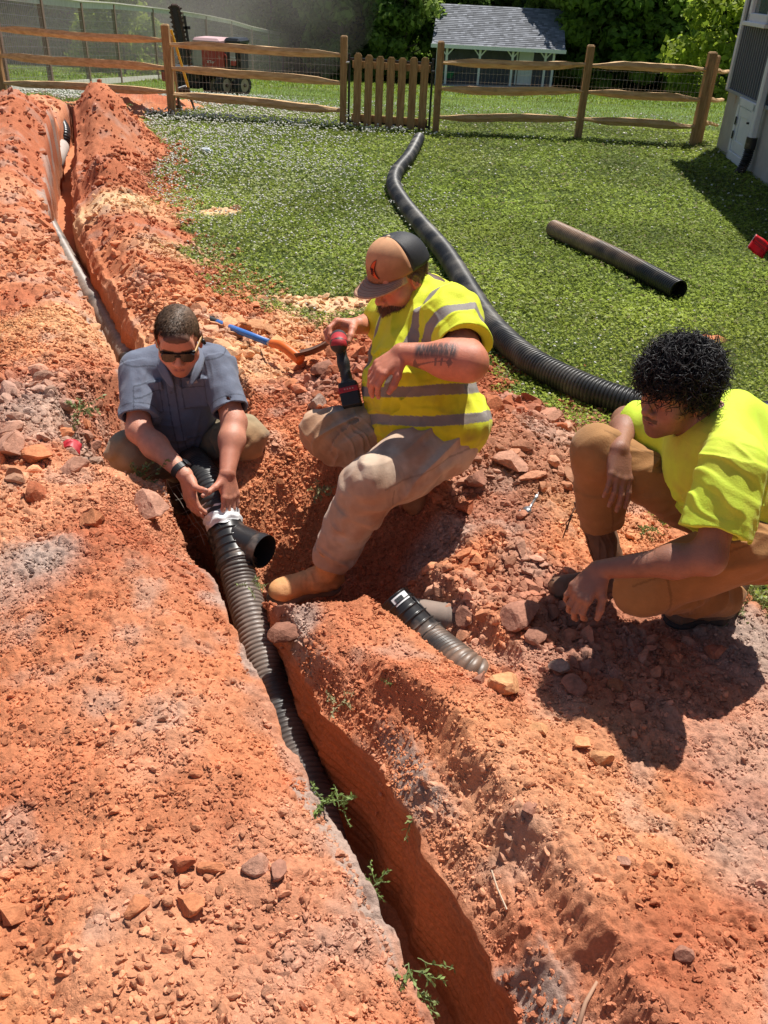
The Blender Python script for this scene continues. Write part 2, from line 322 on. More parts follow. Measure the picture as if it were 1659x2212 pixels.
def build_ground():
    far=np.geomspace(.02,150,95)
    def outer(d0,n1,g):
        a=np.arange(0,n1)*d0
        b=a[-1]+np.cumsum(d0*g**np.arange(1,120)); b=b[b<330]; return np.concatenate([a[1:],b])
    oL=outer(.0058,230,1.06);oR=outer(.0058,260,1.06)
    mid=np.concatenate([np.linspace(0,.012,14),np.linspace(.03,.185,8)/.20,np.linspace(.20,.212,92)])
    t=np.linspace(0,1,26)[1:]
    ys=[.2]
    while ys[-1]<330:
        yy=ys[-1]; ys.append(yy+max(.0052,.0052*(max(yy,.1)/3.0)**1.6 if yy<14 else .06*(yy/14)**2.2))
    yb=[.2-.02*1.25**k for k in range(1,60)]; yb=[q for q in np.cumsum([-.02*1.2**k for k in range(40)])+.2 if q>-60]
    Y=np.concatenate([np.array(yb)[::-1],ys]); n=len(Y)
    sc=np.maximum(1,Y/3.0)[:,None]*np.ones((1,1))
    sc=np.minimum(sc,4)
    xl=XL(Y)[:,None];wd=XW(Y)[:,None]
    r0=RB(Y)[:,None]
    M_=np.concatenate([np.broadcast_to(mid[:14],(n,14)),mid[None,14:22]*r0,r0+np.linspace(0,.012,92)[None],r0+.012+(wd-r0-.012)*t[None]],1)
    X=np.concatenate([xl-(oL*1.0)[None,::-1]*sc,xl+M_,xl+wd+oR[None]*sc],1)
    X=np.clip(X,-260,260)
    YY=np.broadcast_to(Y[:,None],X.shape).copy()
    # wandering edge is applied in H through noise: follow it here so columns stay on the walls
    pe=np.stack([X*.2,YY],-1)
    XX=X+EDGE(Y)[:,None]*np.ones_like(X)
    Z=H(XX,YY,fine=True)
    u=XX-XL(YY)-EDGE(YY);R0=RB(YY)
    # trencher teeth marks: long ridges running along the right wall
    wallm=((u>R0-.04)&(u<R0+.05)&(YY<3)).astype(float)*sst(-.50,-.42,Z)*(1-sst(-.14,-.08,Z))
    pg=np.stack([YY*1.2,Z*9+YY*.9],-1)
    groove=np.sin((Z*1.0+.10*YY+.01*fbm(pg,1.5,2))*2*np.pi/.034)
    groove=np.maximum(groove,-.2)
    XX=XX+wallm*(.0150*groove+.008*fbm(np.stack([YY,Z],-1),7,3,2))
    # same, coarser crumble on left and far walls
    wl=((u>-.01)&(u<.3)).astype(float)*sst(-.5,-.4,Z)*(1-sst(0,.1,Z))
    XX=XX+wl*(.014*fbm(np.stack([YY,Z],-1),12,3,12))
    V=np.stack([XX,YY,Z],-1).reshape(-1,3)
    nc=X.shape[1];i=np.arange(n-1)[:,None]*nc;j=np.arange(nc-1)[None]
    F=np.stack([i+j,i+j+1,i+nc+j+1,i+nc+j],-1).reshape(-1,4)
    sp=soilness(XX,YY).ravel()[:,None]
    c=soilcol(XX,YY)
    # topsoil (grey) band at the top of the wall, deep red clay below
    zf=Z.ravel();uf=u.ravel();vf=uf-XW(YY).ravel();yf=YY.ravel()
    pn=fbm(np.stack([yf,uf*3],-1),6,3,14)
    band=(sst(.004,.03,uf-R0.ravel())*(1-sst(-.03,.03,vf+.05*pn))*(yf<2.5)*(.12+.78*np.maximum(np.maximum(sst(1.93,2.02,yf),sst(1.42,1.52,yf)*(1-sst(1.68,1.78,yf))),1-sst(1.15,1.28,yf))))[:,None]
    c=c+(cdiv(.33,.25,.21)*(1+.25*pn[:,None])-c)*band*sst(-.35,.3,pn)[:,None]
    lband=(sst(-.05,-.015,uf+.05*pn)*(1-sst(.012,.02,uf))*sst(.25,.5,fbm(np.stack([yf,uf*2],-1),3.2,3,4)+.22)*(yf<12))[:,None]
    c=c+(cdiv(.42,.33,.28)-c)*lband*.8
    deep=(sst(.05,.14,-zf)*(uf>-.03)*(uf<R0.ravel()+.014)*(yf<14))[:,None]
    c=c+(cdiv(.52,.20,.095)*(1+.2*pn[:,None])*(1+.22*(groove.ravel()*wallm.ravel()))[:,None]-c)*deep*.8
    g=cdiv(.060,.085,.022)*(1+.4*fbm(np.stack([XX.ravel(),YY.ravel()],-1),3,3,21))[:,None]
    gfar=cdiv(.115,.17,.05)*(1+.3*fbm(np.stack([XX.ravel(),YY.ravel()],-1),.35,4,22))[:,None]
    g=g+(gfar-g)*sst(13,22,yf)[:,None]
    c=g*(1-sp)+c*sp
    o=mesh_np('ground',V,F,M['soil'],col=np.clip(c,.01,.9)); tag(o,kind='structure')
    return o
build_ground()
print('ground',time.time()-T0)

# ---------------------------------------------------------------- clods
def ico(sub=0):
    bm=bmesh.new();bmesh.ops.create_icosphere(bm,subdivisions=sub+1,radius=1);v=np.array([list(q.co) for q in bm.verts]);f=np.array([[q.index for q in a.verts] for a in bm.faces]);bm.free();return v,f
I0=ico(0);I1=ico(1);I2=ico(2)
def rock_shape(base,seed,angular=.55):
    v,f=base;rng=np.random.default_rng(seed);v=v.copy()
    for k in range(9):
        d=nrm(rng.normal(size=3));h=rng.uniform(.38,.80);s=v@d;v=v-np.outer(np.maximum(0,s-h)*1.0,d)
    v=v*(1+.10*fbm(v,1.6,2,seed))[:,None]
    return v,f
ROCKS0=[rock_shape(I0,k) for k in range(6)];ROCKS1=[rock_shape(I1,k+20) for k in range(10)];ROCKS2=[rock_shape(I2,k+50) for k in range(8)]
def randrot(n,rng):
    q=rng.normal(size=(n,4));q/=np.linalg.norm(q,axis=1)[:,None];w_,x,y,z=q.T
    return np.stack([1-2*(y*y+z*z),2*(x*y-z*w_),2*(x*z+y*w_),2*(x*y+z*w_),1-2*(x*x+z*z),2*(y*z-x*w_),2*(x*z-y*w_),2*(y*z+x*w_),1-2*(x*x+y*y)],1).reshape(n,3,3)
def scatter(shapes,pos,size,rng,col,flat=.7,sink=.25):
    Vs=[];Fs=[];Cs=[];off=0;k=rng.integers(0,len(shapes),len(pos))
    for s,(v,f) in enumerate(shapes):
        ix=np.where(k==s)[0]
        if not len(ix):continue
        R=randrot(len(ix),rng);sc=rng.uniform(.6,1.25,(len(ix),3));sc[:,2]*=flat
        vv=np.einsum('nij,nkj->nki',R,v[None]*sc[:,None,:])*size[ix][:,None,None]
        vv[...,2]*=.85
        vv=vv+pos[ix][:,None,:];vv[...,2]+=size[ix][:,None]*(.5-sink)
        n=len(v);Vs.append(vv.reshape(-1,3));Fs.append((f[None]+(np.arange(len(ix))*n)[:,None,None]).reshape(-1,3)+off);off+=len(ix)*n
        Cs.append(np.repeat(col[ix],n,0))
    return np.concatenate(Vs),np.concatenate(Fs),np.concatenate(Cs)
def scatter_soil(name,n,xr,yr,s0,s1,shapes,seed,dens=None,power=2.4):
    rng=np.random.default_rng(seed)
    y=yr[0]+(yr[1]-yr[0])*rng.random(n)**1.3;x=rng.uniform(xr[0],xr[1],n)+XL(y)
    keep=(soilness(x,y)>.5);u=x-XL(y);keep&=~((u>-.02)&(u<np.where(y<2.25,RB(y)+.02,XW(y)+.03))&((y<2.3)|(y>3.7)))
    keep&=rng.random(n)<np.clip(.55+1.0*fbm(np.stack([x,y],-1),2.1,3,seed),.12,1)
    if dens is not None: keep&=rng.random(n)<dens(x,y)
    x=x[keep];y=y[keep];z=H(x,y);sz=s0*(rng.random(len(x))**(-1/power));sz=np.minimum(sz,s1)*np.clip(y/2.6,.85,2.2)
    c=soilcol(x,y)*rng.uniform(.72,1.3,(len(x),1));V,F,C=scatter(shapes,np.stack([x,y,z],1),sz,rng,c)
    o=mesh_np(name,V,F,M['clod'],col=np.clip(C,.01,.9),smooth=False);return o
def pile(x,y):
    d=.12+0*x
    for (cx,cy,rx,ry,k) in [(-.12,3.95,.6,.6,1),(.58,3.3,.5,.9,1),(.45,2.55,.5,.4,.9),(-1.7,2.4,.8,.6,1),(-.3,.9,.9,.35,.5),(.9,1.3,.5,.4,.6),(-1.3,1.4,.6,.3,.5),(.9,2.1,.5,.4,.7),(-1.2,5,1.,1.,.6)]:
        d=np.maximum(d,k*(1-sst(.5,1.1,np.hypot((x-cx)/rx,(y-cy)/ry))))
    return d
tag(scatter_soil('clay_crumbs',420000,(-1.7,2.0),(.6,4.4),.0036,.011,ROCKS0,1),'fine orange clay crumbs strewn over the dug soil','soil crumbs',kind='stuff')
tag(scatter_soil('clay_gravel',70000,(-1.8,2.1),(.55,5.5),.0062,.018,ROCKS1,2,dens=lambda x,y:np.clip(pile(x,y)+.22,0,1),power=2.0),'small broken lumps of red and orange clay covering the banks','clay lumps',kind='stuff')
tag(scatter_soil('far_clay_lumps',22000,(-3.0,2.6),(4.4,13.2),.007,.026,ROCKS0,5),'red clay lumps on the far spoil banks beside the trench','clay lumps',kind='stuff')
print('crumbs',time.time()-T0)

def heap(x,y):
    d=0*x
    for (cx,cy,rx,ry,k) in [(-.10,4.05,.55,.55,1),(.55,3.35,.45,.85,1),(.45,2.45,.42,.35,1),(-1.75,2.5,.6,.35,1),(.75,2.0,.35,.2,.5),(-1.5,3.2,.4,.5,.5),(.50,2.2,.32,.34,1),(.75,2.75,.3,.3,.5),(-.9,4.4,.5,.5,.35)]:
        d=np.maximum(d,k*(1-sst(.45,1.05,np.hypot((x-cx)/rx,(y-cy)/ry))))
    return d
tag(scatter_soil('heap_clods',42000,(-2.0,2.1),(1.2,4.9),.012,.046,ROCKS1,15,dens=lambda x,y:np.clip(heap(x,y),0,1),power=2.6),'angular broken clods heaped behind the men and on the left bank','clods',kind='stuff')
# soil kicked over the edge of the lawn
def edge_dens(x,y):
    return np.clip(1.1-np.abs(soilness(x,y)-.4)*2,0,1)
def lawn_edge():
    rng=np.random.default_rng(77);n=60000;k=rng.integers(0,len(LAWN)-3,n);t=rng.random((n,1));q=LAWN[k]+(LAWN[k+1]-LAWN[k])*t+rng.normal(0,.16,(n,2))+np.array([.08,0])
    x,y=q.T;ok=(y>2)&(y<11)&(rng.random(n)<np.clip(.45+fbm(q,4,2,9),0,1));x=x[ok];y=y[ok];z=H(x,y,False)+.01
    sz=.004*(rng.random(len(x))**(-1/2.2));sz=np.minimum(sz,.022)*np.clip(y/4,.8,1.8);c=soilcol(x,y)*rng.uniform(.7,1.25,(len(x),1));V,F,C=scatter(ROCKS0,np.stack([x,y,z],1),sz,rng,c)
    tag(mesh_np('edge_soil_crumbs',V,F,M['clod'],col=np.clip(C,.01,.9),smooth=False),'soil crumbs scattered over the ragged edge of the lawn','soil crumbs',kind='stuff')
lawn_edge()
# ---------------------------------------------------------------- lawn
def lawn():
    rng=np.random.default_rng(5)
    def sample(n,y0,y1,x0,x1,pw):
        y=y0*(y1/y0)**(rng.random(n)**pw); x=x0*1.0+(x1-x0)*rng.random(n)
        return x,y
    def frustum(x,y): 
        return (np.abs(x)<.55*y+1.0)
    Vs=[];Fs=[];Cs=[];off=0
    def emit(pos,a,b,col):
        """rhombus leaves: centre, half axis a, half axis b"""
        nonlocal off
        n=len(pos);V=np.stack([pos-a,pos+b-a*.15,pos+a,pos-b-a*.15],1).reshape(-1,3)
        F=np.arange(4)[None]+4*np.arange(n)[:,None]+off;off+=4*n
        Vs.append(V);Fs.append(F);Cs.append(np.repeat(col,4,0))
    def colr(x,y,n,pale):
        p=np.stack([x,y],-1);k=fbm(p,1.1,3,90)[:,None];k2=fbm(p,.45,3,95)[:,None]
        c=cdiv(.195,.255,.032)*(1+.6*k)+np.array([.09,.085,.012])*np.clip(k2*1.4+.2,0,1)
        c=c*rng.uniform(.55,1.5,(n,1)); m=(rng.random((n,1))<pale*.8); c=np.where(m,c*.4+cdiv(.36,.38,.20),c)
        dry=(rng.random((n,1))<.05);return np.where(dry,cdiv(.34,.29,.14)*rng.uniform(.6,1.1,(n,1)),c)
    # clover leaves: three leaflets each
    for (n,y0,y1,s) in [(150000,2.0,5.2,.0050),(150000,5.2,8.5,.0068),(130000,8.5,14.5,.0100)]:
        y=y0+(y1-y0)*rng.random(n);x=(rng.random(n)*2-1)*(.55*y1+1.2)
        ok=(soilness(x,y)<.2+.65*rng.random(n)**2)&(rng.random(n)<.55+.9*np.clip(fbm(np.stack([x,y],-1),3.5,3,66)+.35,0,1))&(np.abs(x)<.52*y+.8);x=x[ok];y=y[ok];n=len(x)
        z=H(x,y,False)+rng.uniform(.004,.032,n)
        pos=np.stack([x,y,z],1);pale=.30*np.clip(.35+1.6*fbm(pos[:,:2],.9,2,33)+(.9-.45*(x-XL(y)-1.5)),.12,2.0)[:,None]
        c=colr(x,y,n,pale)
        tilt=nrm_rows(np.stack([rng.normal(0,.42,n),rng.normal(0,.42,n),np.ones(n)],1));a0=rng.random(n)*6.28
        for k in range(3):
            a=a0+k*2.094;d=np.stack([np.cos(a),np.sin(a),0*a],1);d=nrm_rows(d-tilt*np.sum(d*tilt,1)[:,None]);b=np.cross(tilt,d)
            ss=(s*rng.uniform(.7,1.25,n))[:,None]
            emit(pos+d*ss*1.0,d*ss,b*ss*.8,c*rng.uniform(.85,1.15,(n,1)))
    # grass blades
    for (n,y0,y1,hh,ww) in [(260000,2.0,6,.030,.0014),(230000,6,14.5,.040,.0023),(80000,14,32,.06,.007),(60000,30,66,.11,.022)]:
        y=y0+(y1-y0)*rng.random(n);x=(rng.random(n)*2-1)*(.55*y1+1.5)
        ok=(soilness(x,y)<.6)&(np.abs(x)<.52*y+1.5);x=x[ok];y=y[ok];n=len(x)
        z=H(x,y,False);pos=np.stack([x,y,z+hh*.35],1);c=colr(x,y,n,.10)
        if y0>=14: c=c*1.1+np.array([.02,.03,.0])
        up=nrm_rows(np.stack([rng.normal(0,.6,n),rng.normal(0,.6,n),np.ones(n)],1))
        a=rng.random(n)*6.28;b=np.stack([np.cos(a),np.sin(a),0*a],1)
        h=(hh*rng.uniform(.5,1.3,n))[:,None]*.5
        emit(pos,up*h,b*ww*rng.uniform(.7,1.4,(n,1)),c)
    o=mesh_np('grass',np.concatenate(Vs),np.concatenate(Fs),M['leaf'],col=np.clip(np.concatenate(Cs),.005,.9),smooth=False)
    tag(o,'green lawn of clover and short grass','grass',kind='stuff')
    # clover flowers, mostly on the left of the lawn
    n=140000;y=3.2+rng.random(n)**.8*17;x=(rng.random(n)*2-1)*9
    dn=np.clip(1.0-.33*(x-XL(y)-1.0)+.8*fbm(np.stack([x,y],-1),.8,3,11),.03,1)*(.30+.7*(y>6.5))
    dn=dn*np.where(y>14,.6,1)
    ok=(soilness(x,y)<.2)&(rng.random(n)<dn*.75)&(np.abs(x)<.5*y+.3);x=x[ok];y=y[ok]
    z=H(x,y,False)+rng.uniform(.04,.075,len(x));sz=rng.uniform(.006,.0115,len(x))*np.clip(y/8,.9,1.7)
    V,F,C=scatter([I0],np.stack([x,y,z],1),sz,rng,np.ones((len(x),3)),flat=.9,sink=.5)
    tag(mesh_np('clover_flowers',V,F,M['flower'],smooth=True),'small white clover blossoms dotted over the lawn','clover flowers',kind='stuff')
def nrm_rows(v): return v/(np.linalg.norm(v,axis=1)[:,None]+1e-9)
lawn()
print('lawn',time.time()-T0)
# ---------------------------------------------------------------- placing on the slope
def RY(px,py,y):
    k=_f+(px-829.5)/FPX*_r+(1106-py)/FPX*_u; return CAM+k*(y/k[1])
def GS(px,py):
    y=20.0
    for _ in range(60):
        z=float(base_field(0,y)); q=G(px,py,z); y=.5*y+.5*min(q[1],75)
    return q
def ztop(x,y,py):
    lo,hi=-8,12
    def pyf(z):
        v=np.array([x,y,z])-CAM; return 1106-FPX*(v@_u)/(v@_f)
    for _ in range(50):
        m=(lo+hi)/2
        if pyf(m)>py: lo=m
        else: hi=m
    return lo
M['rail']=mat('split_rail_wood',(.50,.28,.12),(.80,.55,.29),scale=9,rough=.85,bump=.010,bscale=26,stretch=(.5,4,4),dirt=((.14,.06,.03),3.5,.62))
M['post']=mat('fence_post_wood',(.28,.15,.06),(.50,.31,.14),scale=8,rough=.85,bump=.006,bscale=30,stretch=(5,5,.6),dirt=((.12,.055,.025),3,.62))
M['grey_wood']=mat('weathered_board',(.58,.53,.46),(.74,.70,.63),scale=4,rough=.85,bump=.003,bscale=30,stretch=(1,1,1))
M['brown_post']=mat('brown_board',(.20,.13,.09),(.27,.19,.14),scale=5,rough=.85,stretch=(5,5,.6))
M['wire']=mat('galvanised_wire',(.42,.42,.40),rough=.4,metal=.6)
M['black_metal']=mat('black_metal',(.012,.012,.013),rough=.4)
M['galv']=mat('galvanised_steel',(.5,.5,.5),rough=.35,metal=.9)
def rail(a,b,name,parent,seed):
    """split rail: five sided, wandering, with hewn ends"""
    rng=np.random.default_rng(seed);a=np.array(a);b=np.array(b);n=15;t=np.linspace(0,1,n);L=np.linalg.norm(b-a)
    d=nrm(b-a);sd_=nrm(np.cross(d,[0,0,1]));up=np.cross(sd_,d)
    prof=np.array([(-.055,.012),(-.04,.045),(.045,.05),(.06,.0),(.035,-.05),(-.045,-.045)])*rng.uniform(.92,1.1,(6,1))
    V=[]
    for k in range(n):
        e=min(t[k],1-t[k])*L; sc=.38+.62*float(sst(.0,.42,e)); sw=.75+.25*float(sst(.0,.42,e))
        w_=.012*math.sin(3.1*t[k]+seed)+.006*math.sin(9*t[k]+seed*2)
        for (u_,v_) in prof*(1+.05*rng.normal(size=(6,2))): V.append(a+(b-a)*t[k]+sd_*u_*sw+up*(v_*sc+w_-.0))
    V=np.array(V);i=np.arange(n-1)[:,None]*6;j=np.arange(6)[None];k=(j+1)%6
    F=np.stack([i+j,i+k,i+6+k,i+6+j],-1).reshape(-1,4)
    m=MB();m.add(V,F);m.add(V[:6],[[5,4,3,2],[5,2,1,0]]);m.add(V[-6:],[[2,3,4,5],[0,1,2,5]])
    return m.build(name,M['rail'],parent)
def fence_post(x,y,zt,parent,w_=.085,lean=(0,0),mat_=None,z0=-.3):
    m=MB();b=float(H(x,y,False))+z0
    c=[(x+lean[0]*(z-b),y+lean[1]*(z-b),z) for z in np.linspace(b,zt,5)]
    m=MB();V=[];F=[]
    for q in c:
        for (sx,sy) in((-1,-1),(1,-1),(1,1),(-1,1)):V.append((q[0]+sx*w_*.5*random.uniform(.95,1.05),q[1]+sy*w_*.5*random.uniform(.95,1.05),q[2]))
    for k in range(4):
        for j in range(4):F.append([k*4+j,k*4+(j+1)%4,k*4+4+(j+1)%4,k*4+4+j])
    n=len(V);t=c[-1];
    for (sx,sy) in((-1,-1),(1,-1),(1,1),(-1,1)):V.append((t[0]+sx*w_*.36,t[1]+sy*w_*.36,t[2]+.018))
    for j in range(4):F.append([16+j,16+(j+1)%4,n+(j+1)%4,n+j])
    F.append([n,n+1,n+2,n+3]);m.add(V,F);return m.build('post',mat_ or M['post'],parent)
FP=[(-5.93,13.93),(-3.28,13.28),(-.83,13.03),(.46,12.78),(2.44,12.9),(4.02,12.80)]
FT=[90,55,80,92,100,115]
fp=[(x,y,ztop(x,y,t)) for (x,y),t in zip(FP,FT)]
def zat(k,py): return ztop(FP[k][0],FP[k][1],py)
fl=thing('split_rail_fence','split rail fence of three golden wooden rails with wire mesh, left of the picket gate','fence',(-3.28,13.28,0),group='split rail fences round the lawn')
fr=thing('split_rail_fence','split rail fence of three golden rails between the picket gate and the grey house','fence',(2.44,12.9,0),group='split rail fences round the lawn')
for k,par in ((0,fl),(1,fl),(2,fl),(3,fr),(4,fr),(5,fr)):
    fence_post(fp[k][0],fp[k][1],fp[k][2],par,.10 if k in(1,5) else .09)
xx,yy=FP[5][0]+.13,FP[5][1]+.22; fence_post(xx,yy,fp[5][2]-.05,fr,.085)
rr_=[((0,62),(1,88)),((0,118),(1,148)),((0,176),(1,201)),((1,95),(2,121)),((1,150),(2,178)),((1,205),(2,236)),
     ((3,135),(4,140)),((3,191),(4,198)),((3,251),(4,259)),((4,140),(5,153)),((4,201),(5,216)),((4,259),(5,271))]
for n_,((i,pa),(j,pb)) in enumerate(rr_):
    a=(FP[i][0]+.02,FP[i][1],zat(i,pa));b=(FP[j][0]-.02,FP[j][1],zat(j,pb)); rail(a,b,'rail',fl if n_<6 else fr,n_+3)
a0=np.array([FP[5][0],FP[5][1]])
for pz in (153,216,271):
    z_=zat(5,pz); rail((a0[0]+.02,a0[1]+.2,z_),(a0[0]+.36,a0[1]+.3,z_-.01),'rail',fr,pz)
rail((FP[0][0],FP[0][1],zat(0,62)),(FP[0][0]-2.4,FP[0][1]+.6,zat(0,62)),'rail',fl,91);rail((FP[0][0],FP[0][1],zat(0,118)),(FP[0][0]-2.4,FP[0][1]+.6,zat(0,118)),'rail',fl,92);rail((FP[0][0],FP[0][1],zat(0,176)),(FP[0][0]-2.4,FP[0][1]+.6,zat(0,176)),'rail',fl,93)
def wire_mesh(pts,z0,z1,parent,dx=.051,zs=None,th=.0016,dy=.07):
    m=MB()
    for (a,b) in zip(pts[:-1],pts[1:]):
        a=np.array(a,float);b=np.array(b,float);L=np.linalg.norm(b-a);n=int(L/dx)
        for k in range(n):
            q=a+(b-a)*k/n;g=float(base_field(q[0],q[1])); m.box((q[0],q[1]+dy,g+(z0+z1)/2),(th,th,z1-z0))
        for z in (zs if zs is not None else np.arange(z0,z1+.01,.102)):
            ga=float(base_field(*a));gb=float(base_field(*b)); m.beam((a[0],a[1]+dy,ga+z),(b[0],b[1]+dy,gb+z),th*1.2,th*1.2)
    return m.build('wire_mesh',M['wire'],parent)
zt=fp[1][2]-.20
wire_mesh([(FP[0][0]-2.4,FP[0][1]+.6),FP[0],FP[1],FP[2]],.03,zt,fl);wire_mesh([FP[3],FP[4],FP[5]],.03,zt,fr)
# picket gate
gt=thing('picket_gate','small wooden picket gate of seven slats in the split rail fence','gate',(-.18,12.9,0))
x0,x1=FP[2][0]+.12,FP[3][0]-.12; gy=lambda x:13.03+(x-FP[2][0])*(-.25/1.29)
zt_,zb_=ztop(-.7,13,117),ztop(-.7,13,270)
pw=(x1-x0)/7
for k in range(7):
    x=x0+pw*(k+.5)+.0;y=gy(x)-.03;arch=.02*math.sin(math.pi*k/6)
    m=MB();w2=.052;zt2=zt_+.02-arch*1.5+random.uniform(-.006,.006);zb2=zb_+random.uniform(-.006,.006)
    pr=[(-w2,zb2),(w2,zb2),(w2,zt2-.03),(w2-.025,zt2),(-w2+.025,zt2),(-w2,zt2-.03)]
    V=[(x+p[0],y-.01,p[1]) for p in pr]+[(x+p[0],y+.012,p[1]) for p in pr]
    m.add(V,[[0,1,2,5],[2,3,4,5],[11,8,7,6],[11,10,9,8]]+[[j,j+6,(j+1)%6+6,(j+1)%6] for j in range(6)]);m.build('picket',M['post'],gt)
for z in (zt_-.12,zb_+.10):
    MB().beam((x0,gy(x0)+.012,z),(x1,gy(x1)+.012,z),.03,.085).build('crossbar',M['post'],gt)
m=MB()
for (xa,za,xb,zb3) in ((x0-.045,zb_-.02,x0-.045,zt_),(x1+.03,zb_-.02,x1+.03,zt_),(x0-.045,zb_+.04,x1+.03,zb_+.04),(x0-.045,zt_-.06,x1+.03,zt_-.06)):
    m.beam((xa,gy(xa)+.05,za),(xb,gy(xb)+.05,zb3),.03,.03,up=(0,1,0) if xa==xb else (0,0,1))
m.build('gate_frame',M['black_metal'],gt)
for z in(zt_-.1,zb_+.12):
    MB().bbox((x0-.065,gy(x0)-.01,z),(.05,.05,.02),.004).build('hinge',M['galv'],gt)
MB().bbox((x1+.04,gy(x1)-.01,zt_-.15),(.05,.04,.03),.004).build('latch',M['black_metal'],gt)
# tall board and wire fence beyond
tb=[(-60,232,-52),(20,209,-22),(114,196,-6),(195,186,6),(262,180,10),(342,172,19),(404,172,27),(452,172,35),(505,171,46),(547,170,59),(583,168,67),(612,167,73),(641,165,77),(667,164,79),(690,163,80),(712,162,82),(735,161,84),(755,160,87),(775,158,91),(795,156,96),(815,154,102),(840,150,110)]
tf=thing('board_fence','tall dog fence with weathered grey top board and wire, curving away behind the trencher','fence',GS(404,172))
prev=None
for (px,pb,pt_) in tb:
    q=GS(px,pb);zt2=ztop(q[0],q[1],pt_);m=MB();m.box((q[0],q[1],(q[2]-.2+zt2)/2),(.09,.09,zt2-q[2]+.2));m.build('post',M['brown_post'],tf)
    if prev is not None:
        p0,zp=prev
        MB().beam((p0[0],p0[1]-.05,zp-.04),(q[0],q[1]-.05,zt2-.04),.04,.14).build('top_board',M['grey_wood'],tf)
        MB().beam((p0[0],p0[1]-.07,zp+.045),(q[0],q[1]-.07,zt2+.045),.13,.03).build('cap_board',M['grey_wood'],tf)
        MB().beam((p0[0],p0[1]-.05,p0[2]+.09),(q[0],q[1]-.05,q[2]+.09),.04,.14).build('bottom_board',M['grey_wood'],tf)
        m=MB();L=np.hypot(*(q-p0)[:2])
        for k in range(1,9):
            t=k/9;m.beam((p0[0],p0[1]+.05,p0[2]+.1+(zp-p0[2]-.1)*t),(q[0],q[1]+.05,q[2]+.1+(zt2-q[2]-.1)*t),.005,.005)
        for k in range(int(L/.15)):
            c_=p0+(q-p0)*k/int(L/.15);zz=zp+(zt2-zp)*k/int(L/.15);m.box((c_[0],c_[1]+.05,(c_[2]+zz)/2),(.004,.004,zz-c_[2]))
        m.build('wire_mesh',M['wire'],tf)
    prev=(q,zt2)

# ---------------------------------------------------------------- grey house
M['siding']=mat('grey_vinyl_siding',(.115,.125,.145),(.13,.14,.16),scale=3,rough=.55)
M['white']=mat('white_trim',(.78,.79,.80),(.72,.73,.74),scale=5,rough=.45)
M['stucco']=mat('stucco',(.44,.40,.35),(.52,.48,.42),scale=6,rough=.9,bump=.003,bscale=60,dirt=((.40,.22,.12),3,.58))
M['shingle']=mat('asphalt_shingle',(.15,.16,.18),(.25,.26,.29),scale=9,rough=.9,stretch=(1.2,1,1.6),detail=2)
M['glass']=mat('window_glass',(.10,.14,.13),(.13,.17,.15),rough=.08,spec=.8)
hc=np.array([4.28,12.62]);hd=nrm([-.088,-1]);hn=np.array([hd[1],-hd[0]])  # normal facing the lawn
hn=np.array([-1,.088]);hn=hn/np.linalg.norm(hn)
def HW(px,py):
    k=_f+(px-829.5)/FPX*_r+(1106-py)/FPX*_u; t=(hc-CAM[:2])@hn/(k[:2]@hn);q=CAM+k*t; return (q[:2]-hc)@hd,q[2]
Rh=np.array([[hd[0],-hn[0],0],[hd[1],-hn[1],0],[0,0,1]])     # local x along the wall to the camera, y into the house
def hp(s,d,z): return np.array([*(hc+hd*s-hn*d),z])
house=thing('grey_house','grey house with vertical siding and white trim standing at the right edge','house',(hc[0],hc[1],0))
zs=HW(1574,191)[1]; HL=16.0; HH=3.4; HWd=8.0
print('house seam',zs,HW(1610,211),HW(1650,228),HW(1579,340),HW(1610,363),HW(1626,52),HW(1655,60),HW(1650,240),HW(1632,340),HW(1610,392))
m=MB();m.box(hp(HL/2,HWd/2,(zs-.4)/2),(HL,HWd,zs+.4),Rh);m.build('foundation',M['stucco'],house)
m=MB();m.box(hp(HL/2,HWd/2-.0,(HH+zs)/2),(HL+.04,HWd+.04,HH-zs),Rh);m.build('wall',M['siding'],house)
m=MB()
for k in range(int(HL/.105)): m.box(hp(.13+k*.105,-.024,(HH+zs)/2),(.03,.016,HH-zs),Rh)
m.build('batten',M['siding'],house)
MB().box(hp(.03,-.03,(HH+zs)/2),(.10,.04,HH-zs),Rh).build('corner_trim',M['white'],house)
MB().box(hp(HL/2,-.032,zs-.0),(HL+.06,.03,.035),Rh).build('starter_trim',mat('trim_grey',(.3,.32,.34),rough=.5),house)
m=MB();ov=.22
for sgn in(0,1):
    pass
rz=HH+2.2
V=[hp(-ov,-ov,HH),hp(HL+ov,-ov,HH),hp(HL+ov,HWd+ov,HH),hp(-ov,HWd+ov,HH),hp(-ov,HWd/2,rz),hp(HL+ov,HWd/2,rz)]
V2=[v-np.array([0,0,.12]) for v in V[:4]]
m.add(np.array(V+V2),[[0,1,5,4],[2,3,4,5],[6,7,1,0],[8,9,3,2],[9,8,7,6],[7,8,2,1],[9,6,0,3]],[[3,0,4],[1,2,5]]);m.build('roof',M['shingle'],house)
